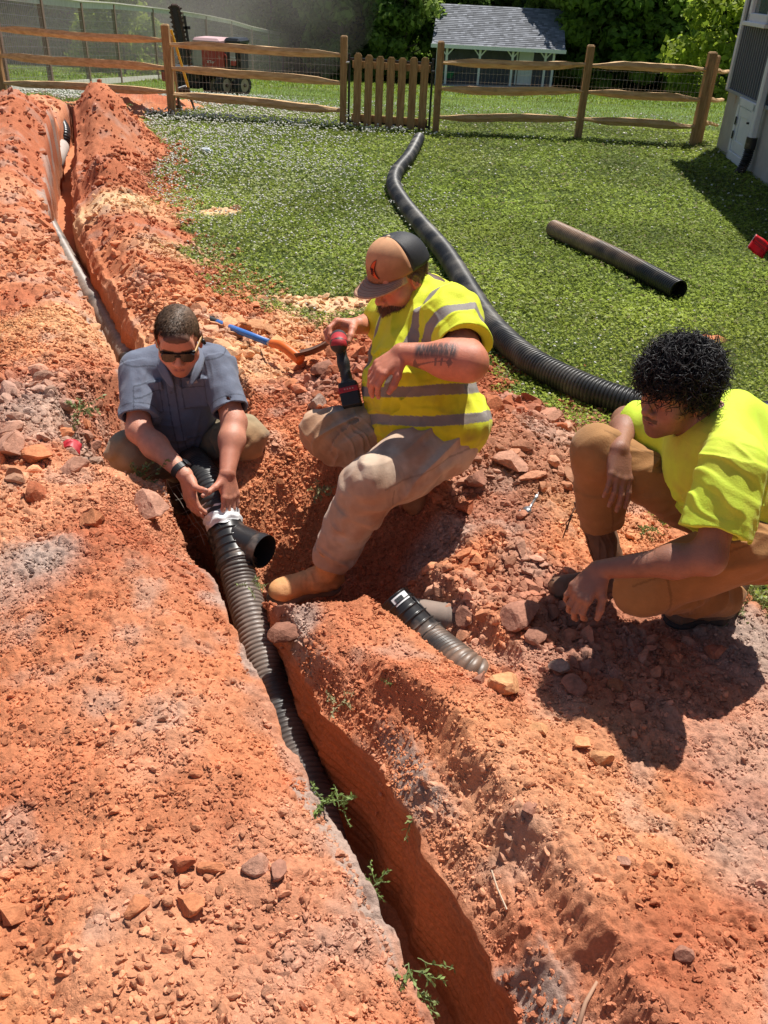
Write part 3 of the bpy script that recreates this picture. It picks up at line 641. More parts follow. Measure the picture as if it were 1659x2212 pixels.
# crawl door
s0=HW(1579,340)[0];s1=HW(1612,363)[0];zt3=HW(1610,211)[1];dz=(zt3-.0)
m=MB()
for (a,b,c_,d_) in ((s0,s0+.08,.02,zt3),(s1-.08,s1,.02,zt3),(s0,s1,zt3-.08,zt3+.01),(s0,s1,.02,.12)):
    m.bbox(hp((a+b)/2,-.045,(c_+d_)/2),(b-a,.05,d_-c_),.006,Rh)
df=m.build('door_frame',M['white'],house)
m=MB();m.bbox(hp((s0+s1)/2,-.03,(.12+zt3-.08)/2),(s1-s0-.16,.03,zt3-.20),.004,Rh)
for (a,b,c_,d_) in ((s0+.09,s0+.19,.13,zt3-.09),(s1-.19,s1-.09,.13,zt3-.09),(s0+.19,s1-.19,zt3-.19,zt3-.09),(s0+.19,s1-.19,.13,.25)):
    m.bbox(hp((a+b)/2,-.05,(c_+d_)/2),(b-a,.012,d_-c_),.004,Rh)
dr=m.build('crawl_door',M['white'],house)
for z in(.30,zt3-.25):MB().bbox(hp(s0+.09,-.075,z),(.035,.012,.09),.003,Rh).build('hinge',M['black_metal'],dr)
MB().tube([hp(s1-.14,-.05,.5),hp(s1-.14,-.085,.5)],.012,10).build('knob',M['black_metal'],dr)
# downspout
sds=HW(1641,300)[0]
dsx=thing('downspout','white downspout on the grey house ending in a black corrugated elbow','downspout',hp(sds,-.08,.1))
MB().bbox(hp(sds,-.085,(HH+.34)/2),(.10,.075,HH-.36),.012,Rh).build('pipe',M['white'],dsx)
MB().tube([hp(sds,-.085,.40),hp(sds,-.085,.28)],.062,18).build('adapter',M['fitting'],dsx)
p_,s_=spline([hp(sds,-.085,.30),hp(sds,-.09,.16),hp(sds+.0,-.13,.02),hp(sds,-.2,-.06)],.004)
MB().tube(p_,.055+.006*np.sin(s_*2*np.pi/.022),20).build('elbow',M['black_pipe'],dsx)
# window
a_=HW(1626,50);
sw=a_[0]+.05;zw=a_[1]
m=MB()
for (s_a,s_b,za,zb) in ((sw,sw+.10,zw,zw+1.2),(sw+.85,sw+.95,zw,zw+1.2),(sw,sw+.95,zw,zw+.11),(sw,sw+.95,zw+1.1,zw+1.2)):
    m.bbox(hp((s_a+s_b)/2,-.055,(za+zb)/2),(s_b-s_a,.07,zb-za),.008,Rh)
wf=m.build('window',M['white'],house)
MB().box(hp(sw+.475,-.035,zw+.6),(.76,.02,1.0),Rh).build('pane',M['glass'],wf)
MB().bbox(hp(sw+.475,-.075,zw+.0),(1.02,.11,.045),.006,Rh).build('sill',M['white'],wf)

# ---------------------------------------------------------------- shed
shed=thing('garden_shed','grey garden shed with a shingled roof and white porch posts down in the field','shed',(5.7,59,-3.7))
M['shed_wall']=mat('shed_grey_board',(.085,.085,.10),(.105,.105,.12),scale=2,rough=.8)
eL,eR=RY(933,94.5,57.0),RY(1221,109,57.9);kL,kR=RY(946,7.5,60.6),RY(1218,21.7,61.5)
bd=2*(kL-eL)+eL-np.array([0,0,2*(kL-eL)[2]]);bR=2*(kR-eR)+eR-np.array([0,0,2*(kR-eR)[2]])
ex=nrm(eR-eL);m=MB();th_=np.array([0,0,.13])
V=np.array([eL,eR,kR,kL,bd,bR,eL-th_,eR-th_,kR-th_,kL-th_,bd-th_,bR-th_])
m.add(V,[[0,1,2,3],[3,2,5,4],[7,6,9,8],[8,9,10,11],[6,7,1,0],[10,4,5,11],[6,0,3,9],[9,3,4,10],[1,7,8,2],[2,8,11,5]])
rf=m.build('roof',M['shingle'],shed)
# shingle courses as real laps
m=MB();nr=22
rng=np.random.default_rng(2);sh_cols=[];
for r_ in range(nr):
    a=eL+(kL-eL)*r_/nr;b=eR+(kR-eR)*r_/nr;a2=eL+(kL-eL)*(r_+1)/nr;b2=eR+(kR-eR)*(r_+1)/nr;nn=34
    for k in range(nn):
        t0=(k+(.5 if r_%2 else 0))/nn;t1=min(1,t0+1/nn);
        if t0>=1:continue
        up=np.array([0,-.015,.03]);q=[a+(b-a)*t0+up,a+(b-a)*t1+up,a2+(b2-a2)*t1+up*.3,a2+(b2-a2)*t0+up*.3]
        m.add(q,[[0,1,2,3]]);sh_cols+= [cdiv(.19,.20,.225)*rng.choice([.7,.85,1,1,1.15,1.45])]*4
M['shingle_c']=mat('shingle_tab',None,attr=True,scale=30,vary=.15,rough=.9)
m.build('shingles',M['shingle_c'],rf,col=np.array(sh_cols))
gb=MB();gb.beam(eL-th_*.6+np.array([-.05,-.07,0]),eR-th_*.6+np.array([.05,-.07,0]),.10,.20);gb.build('gutter',M['white'],shed)
zg=RY(1036,185,57.4)[2]
def sx(px,y=57.4): return RY(px,150,y)[0]
xl_,xr_=sx(946),sx(1199);wy=58.4
zc=eL[2]-.12
m=MB();wallF=lambda x:wy+(x-xl_)*.14
Rsh=rotm((0,0,1),(1,.14,0));m.box(((xl_+xr_)/2,wallF((xl_+xr_)/2)+2.1,(zc+zg)/2-.2),((xr_-xl_)*1.0,4.2,zc-zg+.4),Rsh);m.build('wall',M['shed_wall'],shed)
m=MB()
for x in np.arange(xl_+.3,xr_,.42):m.box((x,wallF(x)-.03,(zc+zg)/2),(.05,.03,zc-zg))
m.build('batten',M['shed_wall'],shed)
MB().box(((xl_+xr_)/2,wallF((xl_+xr_)/2)-.55,zg-.12),((xr_-xl_)+.2,1.3,.12),Rsh).build('porch_floor',M['grey_wood'],shed)
for k,px in enumerate((943,963,1035,1107,1180,1198)):
    x=sx(px);y=57.35+(x-xl_)*.14
    m=MB();m.box((x,y,(zc+zg)/2),(.13,.13,zc-zg))
    if 0<k<5:
        for s in(-1,1):m.beam((x,y,zc-.48),(x+s*.40,y,zc-.04),.07,.07,up=(0,1,0))
    m.build('porch_post',M['white'],shed)
x=sx(1134,58.5);m=MB();dw=.42;y=wallF(x)-.06
m.box((x,y,zg+1.0),(.84,.05,2.0));
dd=m.build('door',M['white'],shed)
for s in(-1,1):MB().box((x+s*.47,y,zg+1.05),(.09,.08,2.1)).build('door_frame',M['white'],dd)
MB().tube([(x+.3,y-.05,zg+.95),(x+.3,y-.1,zg+.95)],.04,8).build('knob',M['black_metal'],dd)
for px in(976,1163):
    x=sx(px,58.5);MB().tube([(x,wallF(x)-.12,zg+2.0),(x,wallF(x)-.12,zg+1.72)],[.05,.09],8).build('porch_lamp',M['black_metal'],shed)
wbx=sx(965,57.9)
wb=thing('wheelbarrow','green wheelbarrow parked under the shed porch','wheelbarrow',(wbx,57.6,zg))
M['green_p']=mat('green_plastic',(.02,.16,.07),rough=.4)
m=MB();V=[(wbx-.3,57.5,zg+.65),(wbx+.45,57.5,zg+.65),(wbx+.45,58.0,zg+.65),(wbx-.3,58.0,zg+.65),(wbx-.1,57.6,zg+.3),(wbx+.3,57.6,zg+.3),(wbx+.3,57.9,zg+.3),(wbx-.1,57.9,zg+.3)]
m.add(V,[[4,5,1,0],[5,6,2,1],[6,7,3,2],[7,4,0,3],[7,6,5,4]]);m.build('tray',M['green_p'],wb)
m=MB();m.beam((wbx,57.65,zg+.3),(wbx+1.0,57.6,zg+.7),.03,.03);m.beam((wbx,57.9,zg+.3),(wbx+1.0,57.95,zg+.7),.03,.03);m.beam((wbx+.4,57.7,zg+.4),(wbx+.45,57.7,zg),.03,.03);m.build('frame',M['black_metal'],wb)
MB().tube([(wbx-.3,57.72,zg+.2),(wbx-.3,57.82,zg+.2)],.2,14).build('wheel',M['black_metal'],wb)
# far split rail fence with its gate
ff=thing('split_rail_fence','distant split rail fence running right from the shed in front of the woods','fence',GS(1290,193),group='split rail fences round the lawn')
def fpost(px,pt,pb):
    q=GS(px,pb);z=ztop(q[0],q[1],pt);MB().box((q[0],q[1],(q[2]+z)/2-.1),(.13,.13,z-q[2]+.2)).build('post',M['brown_post'],ff);return q
cols=[fpost(*a) for a in((1197,148,182),(1290,150,192),(1385,159,197),(1436,162,199),(1530,166,204),(1640,172,210))]
M['pale_rail']=mat('pale_rail',(.50,.42,.34),(.6,.52,.43),scale=4,rough=.8)
def frl(i,j,f):
    a,b=cols[i],cols[j]
    m=MB();m.beam(a+np.array([0,-.02,f]),b+np.array([0,-.02,f-.02]),.12,.12);m.build('rail',M['pale_rail'],ff)
for (i,j) in((0,1),(1,2),(3,4),(4,5)):
    for f in(.32,.68,1.02):frl(i,j,f)
fg=thing('picket_gate','distant small picket gate in the far fence to the right of the shed','gate',(cols[2]+cols[3])/2)
for k in range(8):
    q=cols[2]+(cols[3]-cols[2])*(k+.8)/8.6;MB().box((q[0],q[1]-.1,q[2]+.56),(.12,.03,1.0)).build('picket',M['rail'],fg)
MB().beam(cols[2]+np.array([0.1,-.05,.95]),cols[3]+np.array([-.1,-.05,.95]),.04,.1).build('crossbar',M['brown_post'],fg)
print('built',time.time()-T0)
# ---------------------------------------------------------------- trees
M['tleaf']=mat('tree_leaf',None,attr=True,scale=3,vary=.1,rough=.6,spec=.25,trans=.6)
M['bark']=mat('bark',(.10,.075,.055),(.16,.12,.09),scale=6,rough=.9)
def crown_mesh(name,h,rad,n,leaf,c1,c2,seed,conic=False,low=.12):
    rng=np.random.default_rng(seed);cl=[]
    nb=46
    for k in range(nb):
        t=low+(1-low)*rng.random()**.9; rr=rad*(math.sin(math.pi*min(1,(t*.82+.14)))**.7 if not conic else (1.05-t))*rng.uniform(.55,1.0);a=rng.random()*6.28
        cl.append((math.cos(a)*rr,math.sin(a)*rr,t*h,rad*rng.uniform(.22,.42)))
    cl.append((0,0,h*.55,rad*.6));cl=np.array(cl);k=rng.integers(0,len(cl),n);d=nrm_rows(rng.normal(size=(n,3)))
    r=cl[k,3]*rng.random(n)**.35*1.0;pos=cl[k,:3]+d*r[:,None]*np.array([1,1,.75])
    nor=nrm_rows(d+rng.normal(0,.7,(n,3))+np.array([0,0,.5]));t1=nrm_rows(np.cross(nor,rng.normal(size=(n,3))));t2=np.cross(nor,t1)
    s=(leaf*rng.uniform(.5,1.3,n))[:,None]
    V=np.stack([pos-t1*s,pos-t2*s*.6,pos+t1*s,pos+t2*s*.6],1).reshape(-1,3);F=np.arange(4)[None]+4*np.arange(n)[:,None]
    shade=rng.random(len(cl))[k][:,None]
    c=np.array(c1)+(np.array(c2)-np.array(c1))*np.clip(shade*.8+rng.uniform(-.2,.3,(n,1)),0,1);c=c*rng.uniform(.75,1.25,(n,1))
    me=mesh_np(name,V,F,M['tleaf'],col=np.repeat(c,4,0),smooth=False);d_=me.data;bpy.data.objects.remove(me);return d_,cl
def trunk_mesh(h,rad,cl,seed):
    m=MB();rng=np.random.default_rng(seed);m.tube([(0,0,-.5),(.1,0,h*.3),(-.05,.1,h*.6),(0,0,h*.92)],[rad,rad*.8,rad*.5,rad*.12],8)
    for q in cl[::5]:
        z=q[2]*.7;m.tube([(0,0,z),(q[0]*.5,q[1]*.5,z+.15*h*.3),tuple(q[:3])],[rad*.4,rad*.25,rad*.06],5)
    o=m.build('trunk',M['bark'],smooth=True);d=o.data;bpy.data.objects.remove(o);return d
PROTO={}
for key,args in {'green':(11,3.6,9000,.30,(.09,.18,.03),(.32,.45,.07),1),'light':(10,3.2,8000,.28,(.10,.19,.035),(.32,.42,.09),2),
   'dark':(12,3.4,9500,.28,(.08,.17,.04),(.27,.38,.08),3),'bush':(4.2,2.2,5200,.16,(.16,.24,.025),(.44,.52,.06),4),'conifer':(11,2.8,9000,.24,(.04,.085,.04),(.10,.17,.065),5)}.items():
    cm,cl=crown_mesh('crown',*args[:4],args[4],args[5],args[6],conic=(key=='conifer'),low=.02 if key!='green' else .05);PROTO[key]=(cm,trunk_mesh(args[0],.22 if key!='bush' else .08,cl,args[6]))
def tree(kind,px,py,label,s=1.0,rz=0,y=None,cat='tree',group='woodland trees behind the field'):
    q=GS(px,py) if y is None else RY(px,py,y); 
    if y is not None: q=np.array([q[0],y,float(base_field(0,y))])
    t=thing({'bush':'leafy_bush','conifer':'conifer_tree'}.get(kind,'broadleaf_tree'),label,cat,q,rz,group)
    t.scale=(s,s,s*random.uniform(.92,1.12))
    for nm,me in zip(('crown','trunk'),PROTO[kind]):
        o=bpy.data.objects.new(nm,me);COL.objects.link(o);o.parent=t
    return t
rng=random.Random(4)
G1='woodland trees behind the field'
lab={'green':'mid green broadleaf tree in the woodland edge behind the field','light':'pale sunlit green tree in the woodland edge behind the field','dark':'dark leafy tree in the shaded woods behind the field','conifer':'dark conifer in the woods right of the shed'}
seq=[(-120,'green',68),(-30,'green',70),(60,'green',69),(150,'green',67),(235,'green',70),(320,'light',70),(400,'green',68),(480,'green',71),(560,'light',69),(640,'green',68),(715,'dark',70),(780,'green',70),(845,'light',73),(735,'light',62),(815,'green',63),(1235,'light',63),(1300,'green',62),(1400,'green',62),(1470,'light',63),(940,'green',76),
     (1010,'light',72),(1080,'light',74),(1150,'light',71),(1215,'light',68),(1265,'green',66),(1325,'dark',66),(1385,'conifer',65),(1440,'conifer',66),(1500,'green',68),(1570,'dark',66),(1640,'green',68),(1740,'green',66),(1840,'dark',68)]
ORD='first second third fourth fifth sixth seventh eighth ninth tenth eleventh twelfth thirteenth fourteenth fifteenth sixteenth seventeenth eighteenth nineteenth twentieth'.split()
ORD+=['twenty '+q for q in ORD[:9]]+['thirtieth']+['thirty '+q for q in ORD[:8]]
short={'green':'mid green broadleaf tree','light':'pale sunlit green tree','dark':'dark leafy tree','conifer':'dark conifer'}
seq.sort()
for i,(px,k,y) in enumerate(seq): tree(k,px,60,short[k]+', '+ORD[i]+' from the left in the front row of the woods',rng.uniform(.85,1.1),rng.random()*6,y=y)
for i in range(24):
    px=-160+i*88; tree('dark' if i%3 else 'green',px+rng.uniform(-20,20),40,'tall tree at the back of the woods',rng.uniform(1.1,1.4),rng.random()*6,y=80+rng.uniform(-3,5),group='trees at the back of the woods')
for i in range(20):
    px=-200+i*110; tree('dark' if i%2 else 'conifer',px+rng.uniform(-20,20),40,'low dark tree of the woodland undergrowth',rng.uniform(.45,.6),rng.random()*6,y=66+rng.uniform(-1,3),group='low trees of the woodland undergrowth')
tree('light',872,100,'tall bright green tree just left of the shed roof',.72,1,y=60,group=None)
tree('bush',265,120,'yellow green leafy shrub behind the tall dog fence on the left',.9,0,y=46,cat='shrub',group=None)
tree('bush',215,120,'small yellow green sapling left of the bright shrub behind the dog fence',.6,2,y=47,cat='shrub',group=None)
tree('bush',1555,150,'big bright yellow green bush behind the far fence beside the grey house',1.25,1,y=50,cat='bush',group=None)
tree('bush',1250,150,'low green bush growing behind the far fence right of the shed',.7,3,y=63,cat='bush',group=None)
print('trees',time.time()-T0)

# ---------------------------------------------------------------- trencher beyond the fence
M['red']=mat('red_paint',(.45,.045,.03),(.38,.04,.03),scale=8,rough=.4,dirt=((.35,.2,.14),7,.6))
M['machine_grey']=mat('grey_paint',(.42,.38,.34),(.35,.31,.28),scale=8,rough=.5,dirt=((.35,.2,.14),7,.55))
M['tyre']=mat('rubber_tyre',(.022,.021,.020),(.04,.036,.033),scale=12,rough=.85,dirt=((.2,.12,.08),8,.6))
M['rim']=mat('rim_paint',(.48,.36,.28),(.4,.28,.2),scale=10,rough=.6)
M['rust']=mat('rusty_chain',(.11,.055,.035),(.05,.035,.03),scale=20,rough=.8,bump=.004,bscale=40)
ty=17.2
tg=GS(470,204);ty=tg[1];zg2=tg[2]
tr=thing('trencher','red and black ride-on trencher parked behind the split rail fence with its digging chain raised','trencher',(tg[0],ty,zg2))
def T(px,py,dy=0): return RY(px,py,ty+dy)
sc=(T(480,150)-T(380,150))[0]/100.  # metres per pixel there
a1=np.array([.62,-.0,0])
def tbox(px0,py0,px1,py1,dy,dep,mat_,name,b=.02,par=None):
    a=T(px0,py1,dy);c_=T(px1,py0,dy);w_=c_[0]-a[0];h_=c_[2]-a[2]
    return MB().bbox(((a[0]+c_[0])/2,ty+dy+dep/2,(a[2]+c_[2])/2),(w_,dep,h_),b,rotm((0,0,1),(1,-.25,0))).build(name,mat_,par or tr)
tbox(412,100,446,142,0,.6,M['machine_grey'],'side_panel');tbox(442,106,474,146,-.1,.6,M['red'],'body');tbox(472,108,489,147,-.2,.5,M['red'],'fuel_tank')
hd_=tbox(420,84,482,104,.0,.7,mat('faded_pink_hood',(.62,.40,.40),rough=.5),'hood',.05)
tbox(489,112,508,148,-.2,.55,M['black_metal'],'engine');tbox(488,84,525,98,-.1,.6,M['black_metal'],'canopy',.05);tbox(508,98,525,150,-.1,.45,M['tyre'],'engine_cover')
tbox(497,112,508,142,-.26,.03,M['machine_grey'],'warning_plate');tbox(498,131,510,142,-.275,.03,M['red'],'red_plate')
def word(txt,loc,size,mat_,parent,R,name='lettering'):
    cu=bpy.data.curves.new(name,'FONT');cu.body=txt;cu.size=size;cu.extrude=.002;cu.align_x='CENTER';cu.align_y='CENTER'
    o=bpy.data.objects.new(name,cu);COL.objects.link(o);dg=bpy.context.evaluated_depsgraph_get();me=bpy.data.meshes.new_from_object(o.evaluated_get(dg));bpy.data.objects.remove(o)
    ob=bpy.data.objects.new(name,me);COL.objects.link(ob);me.materials.clear();me.materials.append(mat_)
    mw=np.array(parent_world(parent)) if parent else np.zeros(3);ob.parent=parent
    Mx=Matrix([[*R[0]],[*R[1]],[*R[2]]]).to_4x4();Mx.translation=Vector([float(c) for c in np.asarray(loc)-mw]);ob.matrix_basis=Mx
    return ob
Rf=np.array([[1,0,0],[0,0,-1],[0,1,0]],float)
word('XTer',T(455,134,-.17),.08,M['white'],tr,Rf);
word('Ditch\nWitch',T(503,127,-.30),.055,M['white'],tr,Rf)
tbox(350,148,440,158,0,.6,M['black_metal'],'chassis');tbox(440,148,520,166,0,.6,M['black_metal'],'axle_housing');tbox(352,150,378,176,.1,.4,M['red'],'blade');tbox(380,150,436,190,.1,.5,M['tyre'],'gearbox',.06)
def wheel(px,py,r,dy,wd_,nmat=None):
    c=T(px,py,dy);ax=nrm([.80,-.55,0]);u_=nrm(np.cross(ax,[0,0,1]));m=MB()
    prof=[(-.5,.62),(-.5,.86),(-.38,.98),(.38,.98),(.5,.86),(.5,.62)];n=28;V=[]
    for k in range(n):
        a=k*2*math.pi/n;d=u_*math.cos(a)+np.array([0,0,1])*math.sin(a)
        lug=1.05 if k%2 else .97
        for (o_,rr) in prof:V.append(c+ax*o_*wd_+d*rr*r*(lug if rr>.9 else 1))
    F=[[k*6+j,((k+1)%n)*6+j,((k+1)%n)*6+j+1,k*6+j+1] for k in range(n) for j in range(5)]
    m.add(V,F);wo=m.build('tyre',M['tyre'],tr)
    MB().tube([c-ax*wd_*.42,c+ax*wd_*.40],r*.63,20).build('rim',M['rim'],wo)
    MB().tube([c+ax*wd_*.38,c+ax*wd_*.55],r*.16,10).build('hub',M['rust'],wo)
R_=21.5*sc
wheel(484,184,R_,-.25,.20);wheel(523,184,R_,-.1,.20);wheel(457,184,R_,.45,.2);wheel(500,180,R_,.65,.2)
# digging boom with chain
bm_=MB();A=T(401,140);B=T(377,15)
bm_.beam(A,B,.05,.10);bm_.beam(T(411,118),T(398,34),.04,.05);bm_.beam(T(411,60),T(392,60),.04,.06);boom=bm_.build('boom',M['black_metal'],tr)
m=MB();n=26
for s in(-1,1):
    off=np.array([s*.085,0,0])
    for k in range(n):
        q=A+(B-A)*(k/(n-1))+off;m.bbox(q,(.05,.09,.045),.008,rotm(nrm(B-A),(1,0,.2*s)))
        if k%2==0:
            m.beam(q,q+np.array([s*.06,-.02*(1 if k%4 else -1),.03]),.05,.035)
m.bbox(B+np.array([0,0,.02]),(.16,.08,.09),.03);m.build('digging_chain',M['rust'],boom)
m=MB()
for k in range(7):
    a=k*.45-1.35;q=T(470,146,-.3)
pts_=[T(480,146,-.32),T(481,122,-.32),T(486,117,-.32),T(489,122,-.32),T(490,146,-.32)]
MB().tube(pts_,.014,8).build('handle_bar',M['red'],tr)
# ---------------------------------------------------------------- tools at the fence
M['hwood']=mat('tool_handle_wood',(.36,.2,.1),(.45,.27,.14),scale=8,rough=.6)
M['yel']=mat('yellow_fibreglass',(.75,.40,.015),rough=.4)
M['steel']=mat('dark_steel',(.10,.07,.05),(.05,.04,.035),scale=12,rough=.55,metal=.3)
def blade_mesh(top,tip,wdir,w_,n=7,curv=.02,nd=None):
    m=MB();top=np.array(top);tip=np.array(tip);nd=nrm(np.cross(tip-top,wdir));V=[]
    for i in range(n):
        t=i/(n-1);ww=w_*(1 if t<.62 else math.sqrt(max(0.02,1-((t-.62)/.38)**2)))*(.85+.15*min(1,t*6))
        for j in range(5):
            s=(j/4-.5);V.append(top+(tip-top)*t+np.array(wdir)*s*ww+nd*(curv*(4*s*s)-.01*math.sin(t*3.14)))
    V=np.array(V);V2=V+nd*.004;k=n*5;F=[]
    for i in range(n-1):
        for j in range(4):
            a=i*5+j;F.append([a,a+1,a+6,a+5]);F.append([k+a+5,k+a+6,k+a+1,k+a])
    for i in range(n-1):F+= [[i*5,i*5+5,k+i*5+5,k+i*5],[i*5+4,k+i*5+4,k+i*5+9,i*5+9]]
    for j in range(4):F+=[[j,k+j,k+j+1,j+1],[(n-1)*5+j,(n-1)*5+j+1,k+(n-1)*5+j+1,k+(n-1)*5+j]]
    m.add(np.vstack([V,V2]),F);return m
sh=thing('shovel','wooden handled shovel leaning on the fence post, its narrow dark blade down','shovel',RY(389,249,13.5))
MB().tube([RY(369.5,76,13.42),RY(377,150,13.48),RY(385.5,222,13.5)],.017,10).build('handle',M['hwood'],sh)
MB().tube([RY(384,205,13.5),RY(386.5,228,13.5)],.021,10).build('socket',M['steel'],sh)
blade_mesh(RY(386.5,227,13.5),RY(390,250,13.5),(1,0,0),.10).build('blade',M['steel'],sh,smooth=True)
dg_=thing('digging_bar','yellow handled digging tool leaning on the fence beside the shovel','digging tool',RY(424,251,13.55))
MB().tube([RY(369,64,13.45),RY(388,126,13.48),RY(407,190,13.55)],.019,10).build('handle',M['yel'],dg_)
MB().tube([RY(406,187,13.55),RY(412,212,13.55),RY(424.5,251,13.55)],[.022,.02,.012],8).build('shaft',M['steel'],dg_)
q=RY(392,195,13.75);p_,s_=spline([RY(386,197,13.8),RY(405,191,13.75)],.004)
tag(MB().tube(p_,.05+.005*np.sin(s_*2*np.pi/.02),16).build('pipe_offcut',M['black_pipe'],smooth=True),'short offcut of black corrugated pipe behind the fence post','pipe')
print('tools',time.time()-T0)
# ---------------------------------------------------------------- bodies as smooth implicit surfaces, polygonised into one mesh
def rc(a,b,ra,rb,k=.02,op='u'):
    a=np.asarray(a,float);b=np.asarray(b,float);return ('rc',(a,b,ra,rb),(a+b)/2,np.linalg.norm(b-a)/2+max(ra,rb),k,op)
def el(c,r,R=None,k=.02,op='u'): return ('el',(np.asarray(c,float),np.asarray(r,float),np.eye(3) if R is None else np.asarray(R)),np.asarray(c,float),max(r),k,op)
def cc(a,b,ra,rb,k=.02,op='u',sq=1.0,R=None):
    a=np.asarray(a,float);b=np.asarray(b,float);return ('cc',(a,b,ra,rb),(a+b)/2,np.linalg.norm(b-a)/2+max(ra,rb),k,op)
def bx(c,h,R,k=.004,op='u',r=.004): return ('bx',(np.asarray(c,float),np.asarray(h,float),np.asarray(R),r),np.asarray(c,float),np.linalg.norm(h)+r,k,op)
def prim(it,p):
    kd,d=it[0],it[1]
    if kd in('rc','cc'):
        a,b,ra,rb=d;ab=(b-a).astype(np.float32);L2=float(ab@ab)+1e-9;q=p-a.astype(np.float32);t=(q@ab)/L2;tc_=np.clip(t,0,1)
        s=np.linalg.norm(q-tc_[:,None]*ab,axis=1) if kd=='rc' else np.linalg.norm(q-t[:,None]*ab,axis=1)
        s=s-(ra+(rb-ra)*tc_)
        if kd=='cc': L=math.sqrt(L2);s=np.maximum(s,np.maximum(-t*L,(t-1)*L))
        return s
    if kd=='el':
        c,r,R=d;q=(p-c.astype(np.float32))@R.astype(np.float32);r=r.astype(np.float32)
        k0=np.linalg.norm(q/r,axis=1);k1=np.linalg.norm(q/(r*r),axis=1)+1e-9;return k0*(k0-1)/k1
    if kd=='bx':
        c,h,R,r=d;q=np.abs((p-c.astype(np.float32))@R.astype(np.float32))-(h-r);return np.linalg.norm(np.maximum(q,0),axis=1)+np.minimum(q.max(1),0)-r
def smin(a,b,k):
    h=np.maximum(k-np.abs(a-b),0)/k;return np.minimum(a,b)-h*h*k*.25
def sdf_eval(items,p,disp=None,cen=None,rad=0):
    d=np.full(len(p),.2,np.float32)
    for it in items:
        if cen is not None and np.linalg.norm(it[2]-cen)>it[3]+rad+.05+it[4]: continue
        v=prim(it,p)
        if it[5]=='u':d=smin(d,v,it[4])
        elif it[5]=='s':d=-smin(-d,v,it[4])
        elif it[5]=='i':d=-smin(-d,-v,it[4])
    if disp is not None:
        m=np.abs(d)<.03
        if m.any():d[m]-=disp(p[m])
    return d
def sdf_mesh(items,h,disp=None,B=20):
    us=[it for it in items if it[5]=='u']
    lo=np.min([it[2]-it[3] for it in us],0)-.02;hi=np.max([it[2]+it[3] for it in us],0)+.02
    n=np.ceil((hi-lo)/h).astype(int)+2;n=((n+B-1)//B)*B+1
    Fd=np.full(n,.2,np.float32)
    g=np.stack(np.meshgrid(*[np.arange(B+1)]*3,indexing='ij'),-1).reshape(-1,3)
    br=h*B*.5*1.7321
    nb=(n-1)//B
    for bi in range(nb[0]):
        for bj in range(nb[1]):
            for bk in range(nb[2]):
                o=np.array([bi,bj,bk])*B;cen=lo+(o+B/2)*h
                near=[it for it in items if np.linalg.norm(it[2]-cen)<it[3]+br+.012+it[4]]
                if not any(it[5]=='u' for it in near):continue
                dc=sdf_eval(near,cen[None].astype(np.float32))[0]
                if dc>br*1.25+.02:continue
                s=tuple(slice(o[q],o[q]+B+1) for q in range(3))
                if dc<-br*1.25-.02: Fd[s]=-.1;continue
                p=(lo+(o+g)*h).astype(np.float32);Fd[s]=sdf_eval(near,p,disp).reshape(B+1,B+1,B+1)
    S=Fd<0
    c=[S[a:S.shape[0]-1+a,b:S.shape[1]-1+b,d:S.shape[2]-1+d] for a in(0,1) for b in(0,1) for d in(0,1)]
    cnt=sum(q.astype(np.int8) for q in c);act=(cnt>0)&(cnt<8);idx=np.full(act.shape,-1,np.int32);I=np.argwhere(act);idx[act]=np.arange(len(I))
    acc=np.zeros((len(I),3),np.float64);w=np.zeros(len(I))
    cor=[np.array([a,b,d]) for a in(0,1) for b in(0,1) for d in(0,1)]
    vals=[Fd[I[:,0]+q[0],I[:,1]+q[1],I[:,2]+q[2]] for q in cor]
    for i in range(8):
        for j in range(i+1,8):
            if np.abs(cor[i]-cor[j]).sum()!=1:continue
            a,b=vals[i],vals[j];m=(a<0)!=(b<0);t=np.where(m,a/(a-b+1e-12),0)
            acc[m]+=cor[i]+(cor[j]-cor[i])*t[m][:,None];w[m]+=1
    V=lo+(I+acc/np.maximum(w,1)[:,None])*h
    Q=[]
    for ax in range(3):
        a=[slice(1,-1)]*3;a0=list(a);a1=list(a);a0[ax]=slice(0,-1);a1[ax]=slice(1,None)
        s0=S[tuple(a0)];s1=S[tuple(a1)];E=np.argwhere(s0!=s1);fl=s0[tuple(E.T)]
        if not len(E):continue
        full=E.copy();u_,v_=[(1,2),(2,0),(0,1)][ax]
        full[:,u_]+=1;full[:,v_]+=1
        def g_(du,dv):
            q=full.copy();q[:,u_]-=du;q[:,v_]-=dv;return idx[tuple(q.T)]
        f=np.stack([g_(0,0),g_(1,0),g_(1,1),g_(0,1)],1);f[~fl]=f[~fl][:,::-1];Q.append(f)
    Q=np.concatenate(Q);Q=Q[(Q>=0).all(1)]
    return V,Q
def body(name,items,h,material,parent,colf=None,disp=None):
    V,Q=sdf_mesh(items,h,disp);return mesh_np(name,V,Q,material,parent,col=colf(V) if colf else None)
def cb(a,b,c): return nrm(a*_r+b*_u-c*_f)            # direction: right, up, toward the camera
def lerp(a,b,t): return np.asarray(a)+(np.asarray(b)-np.asarray(a))*t
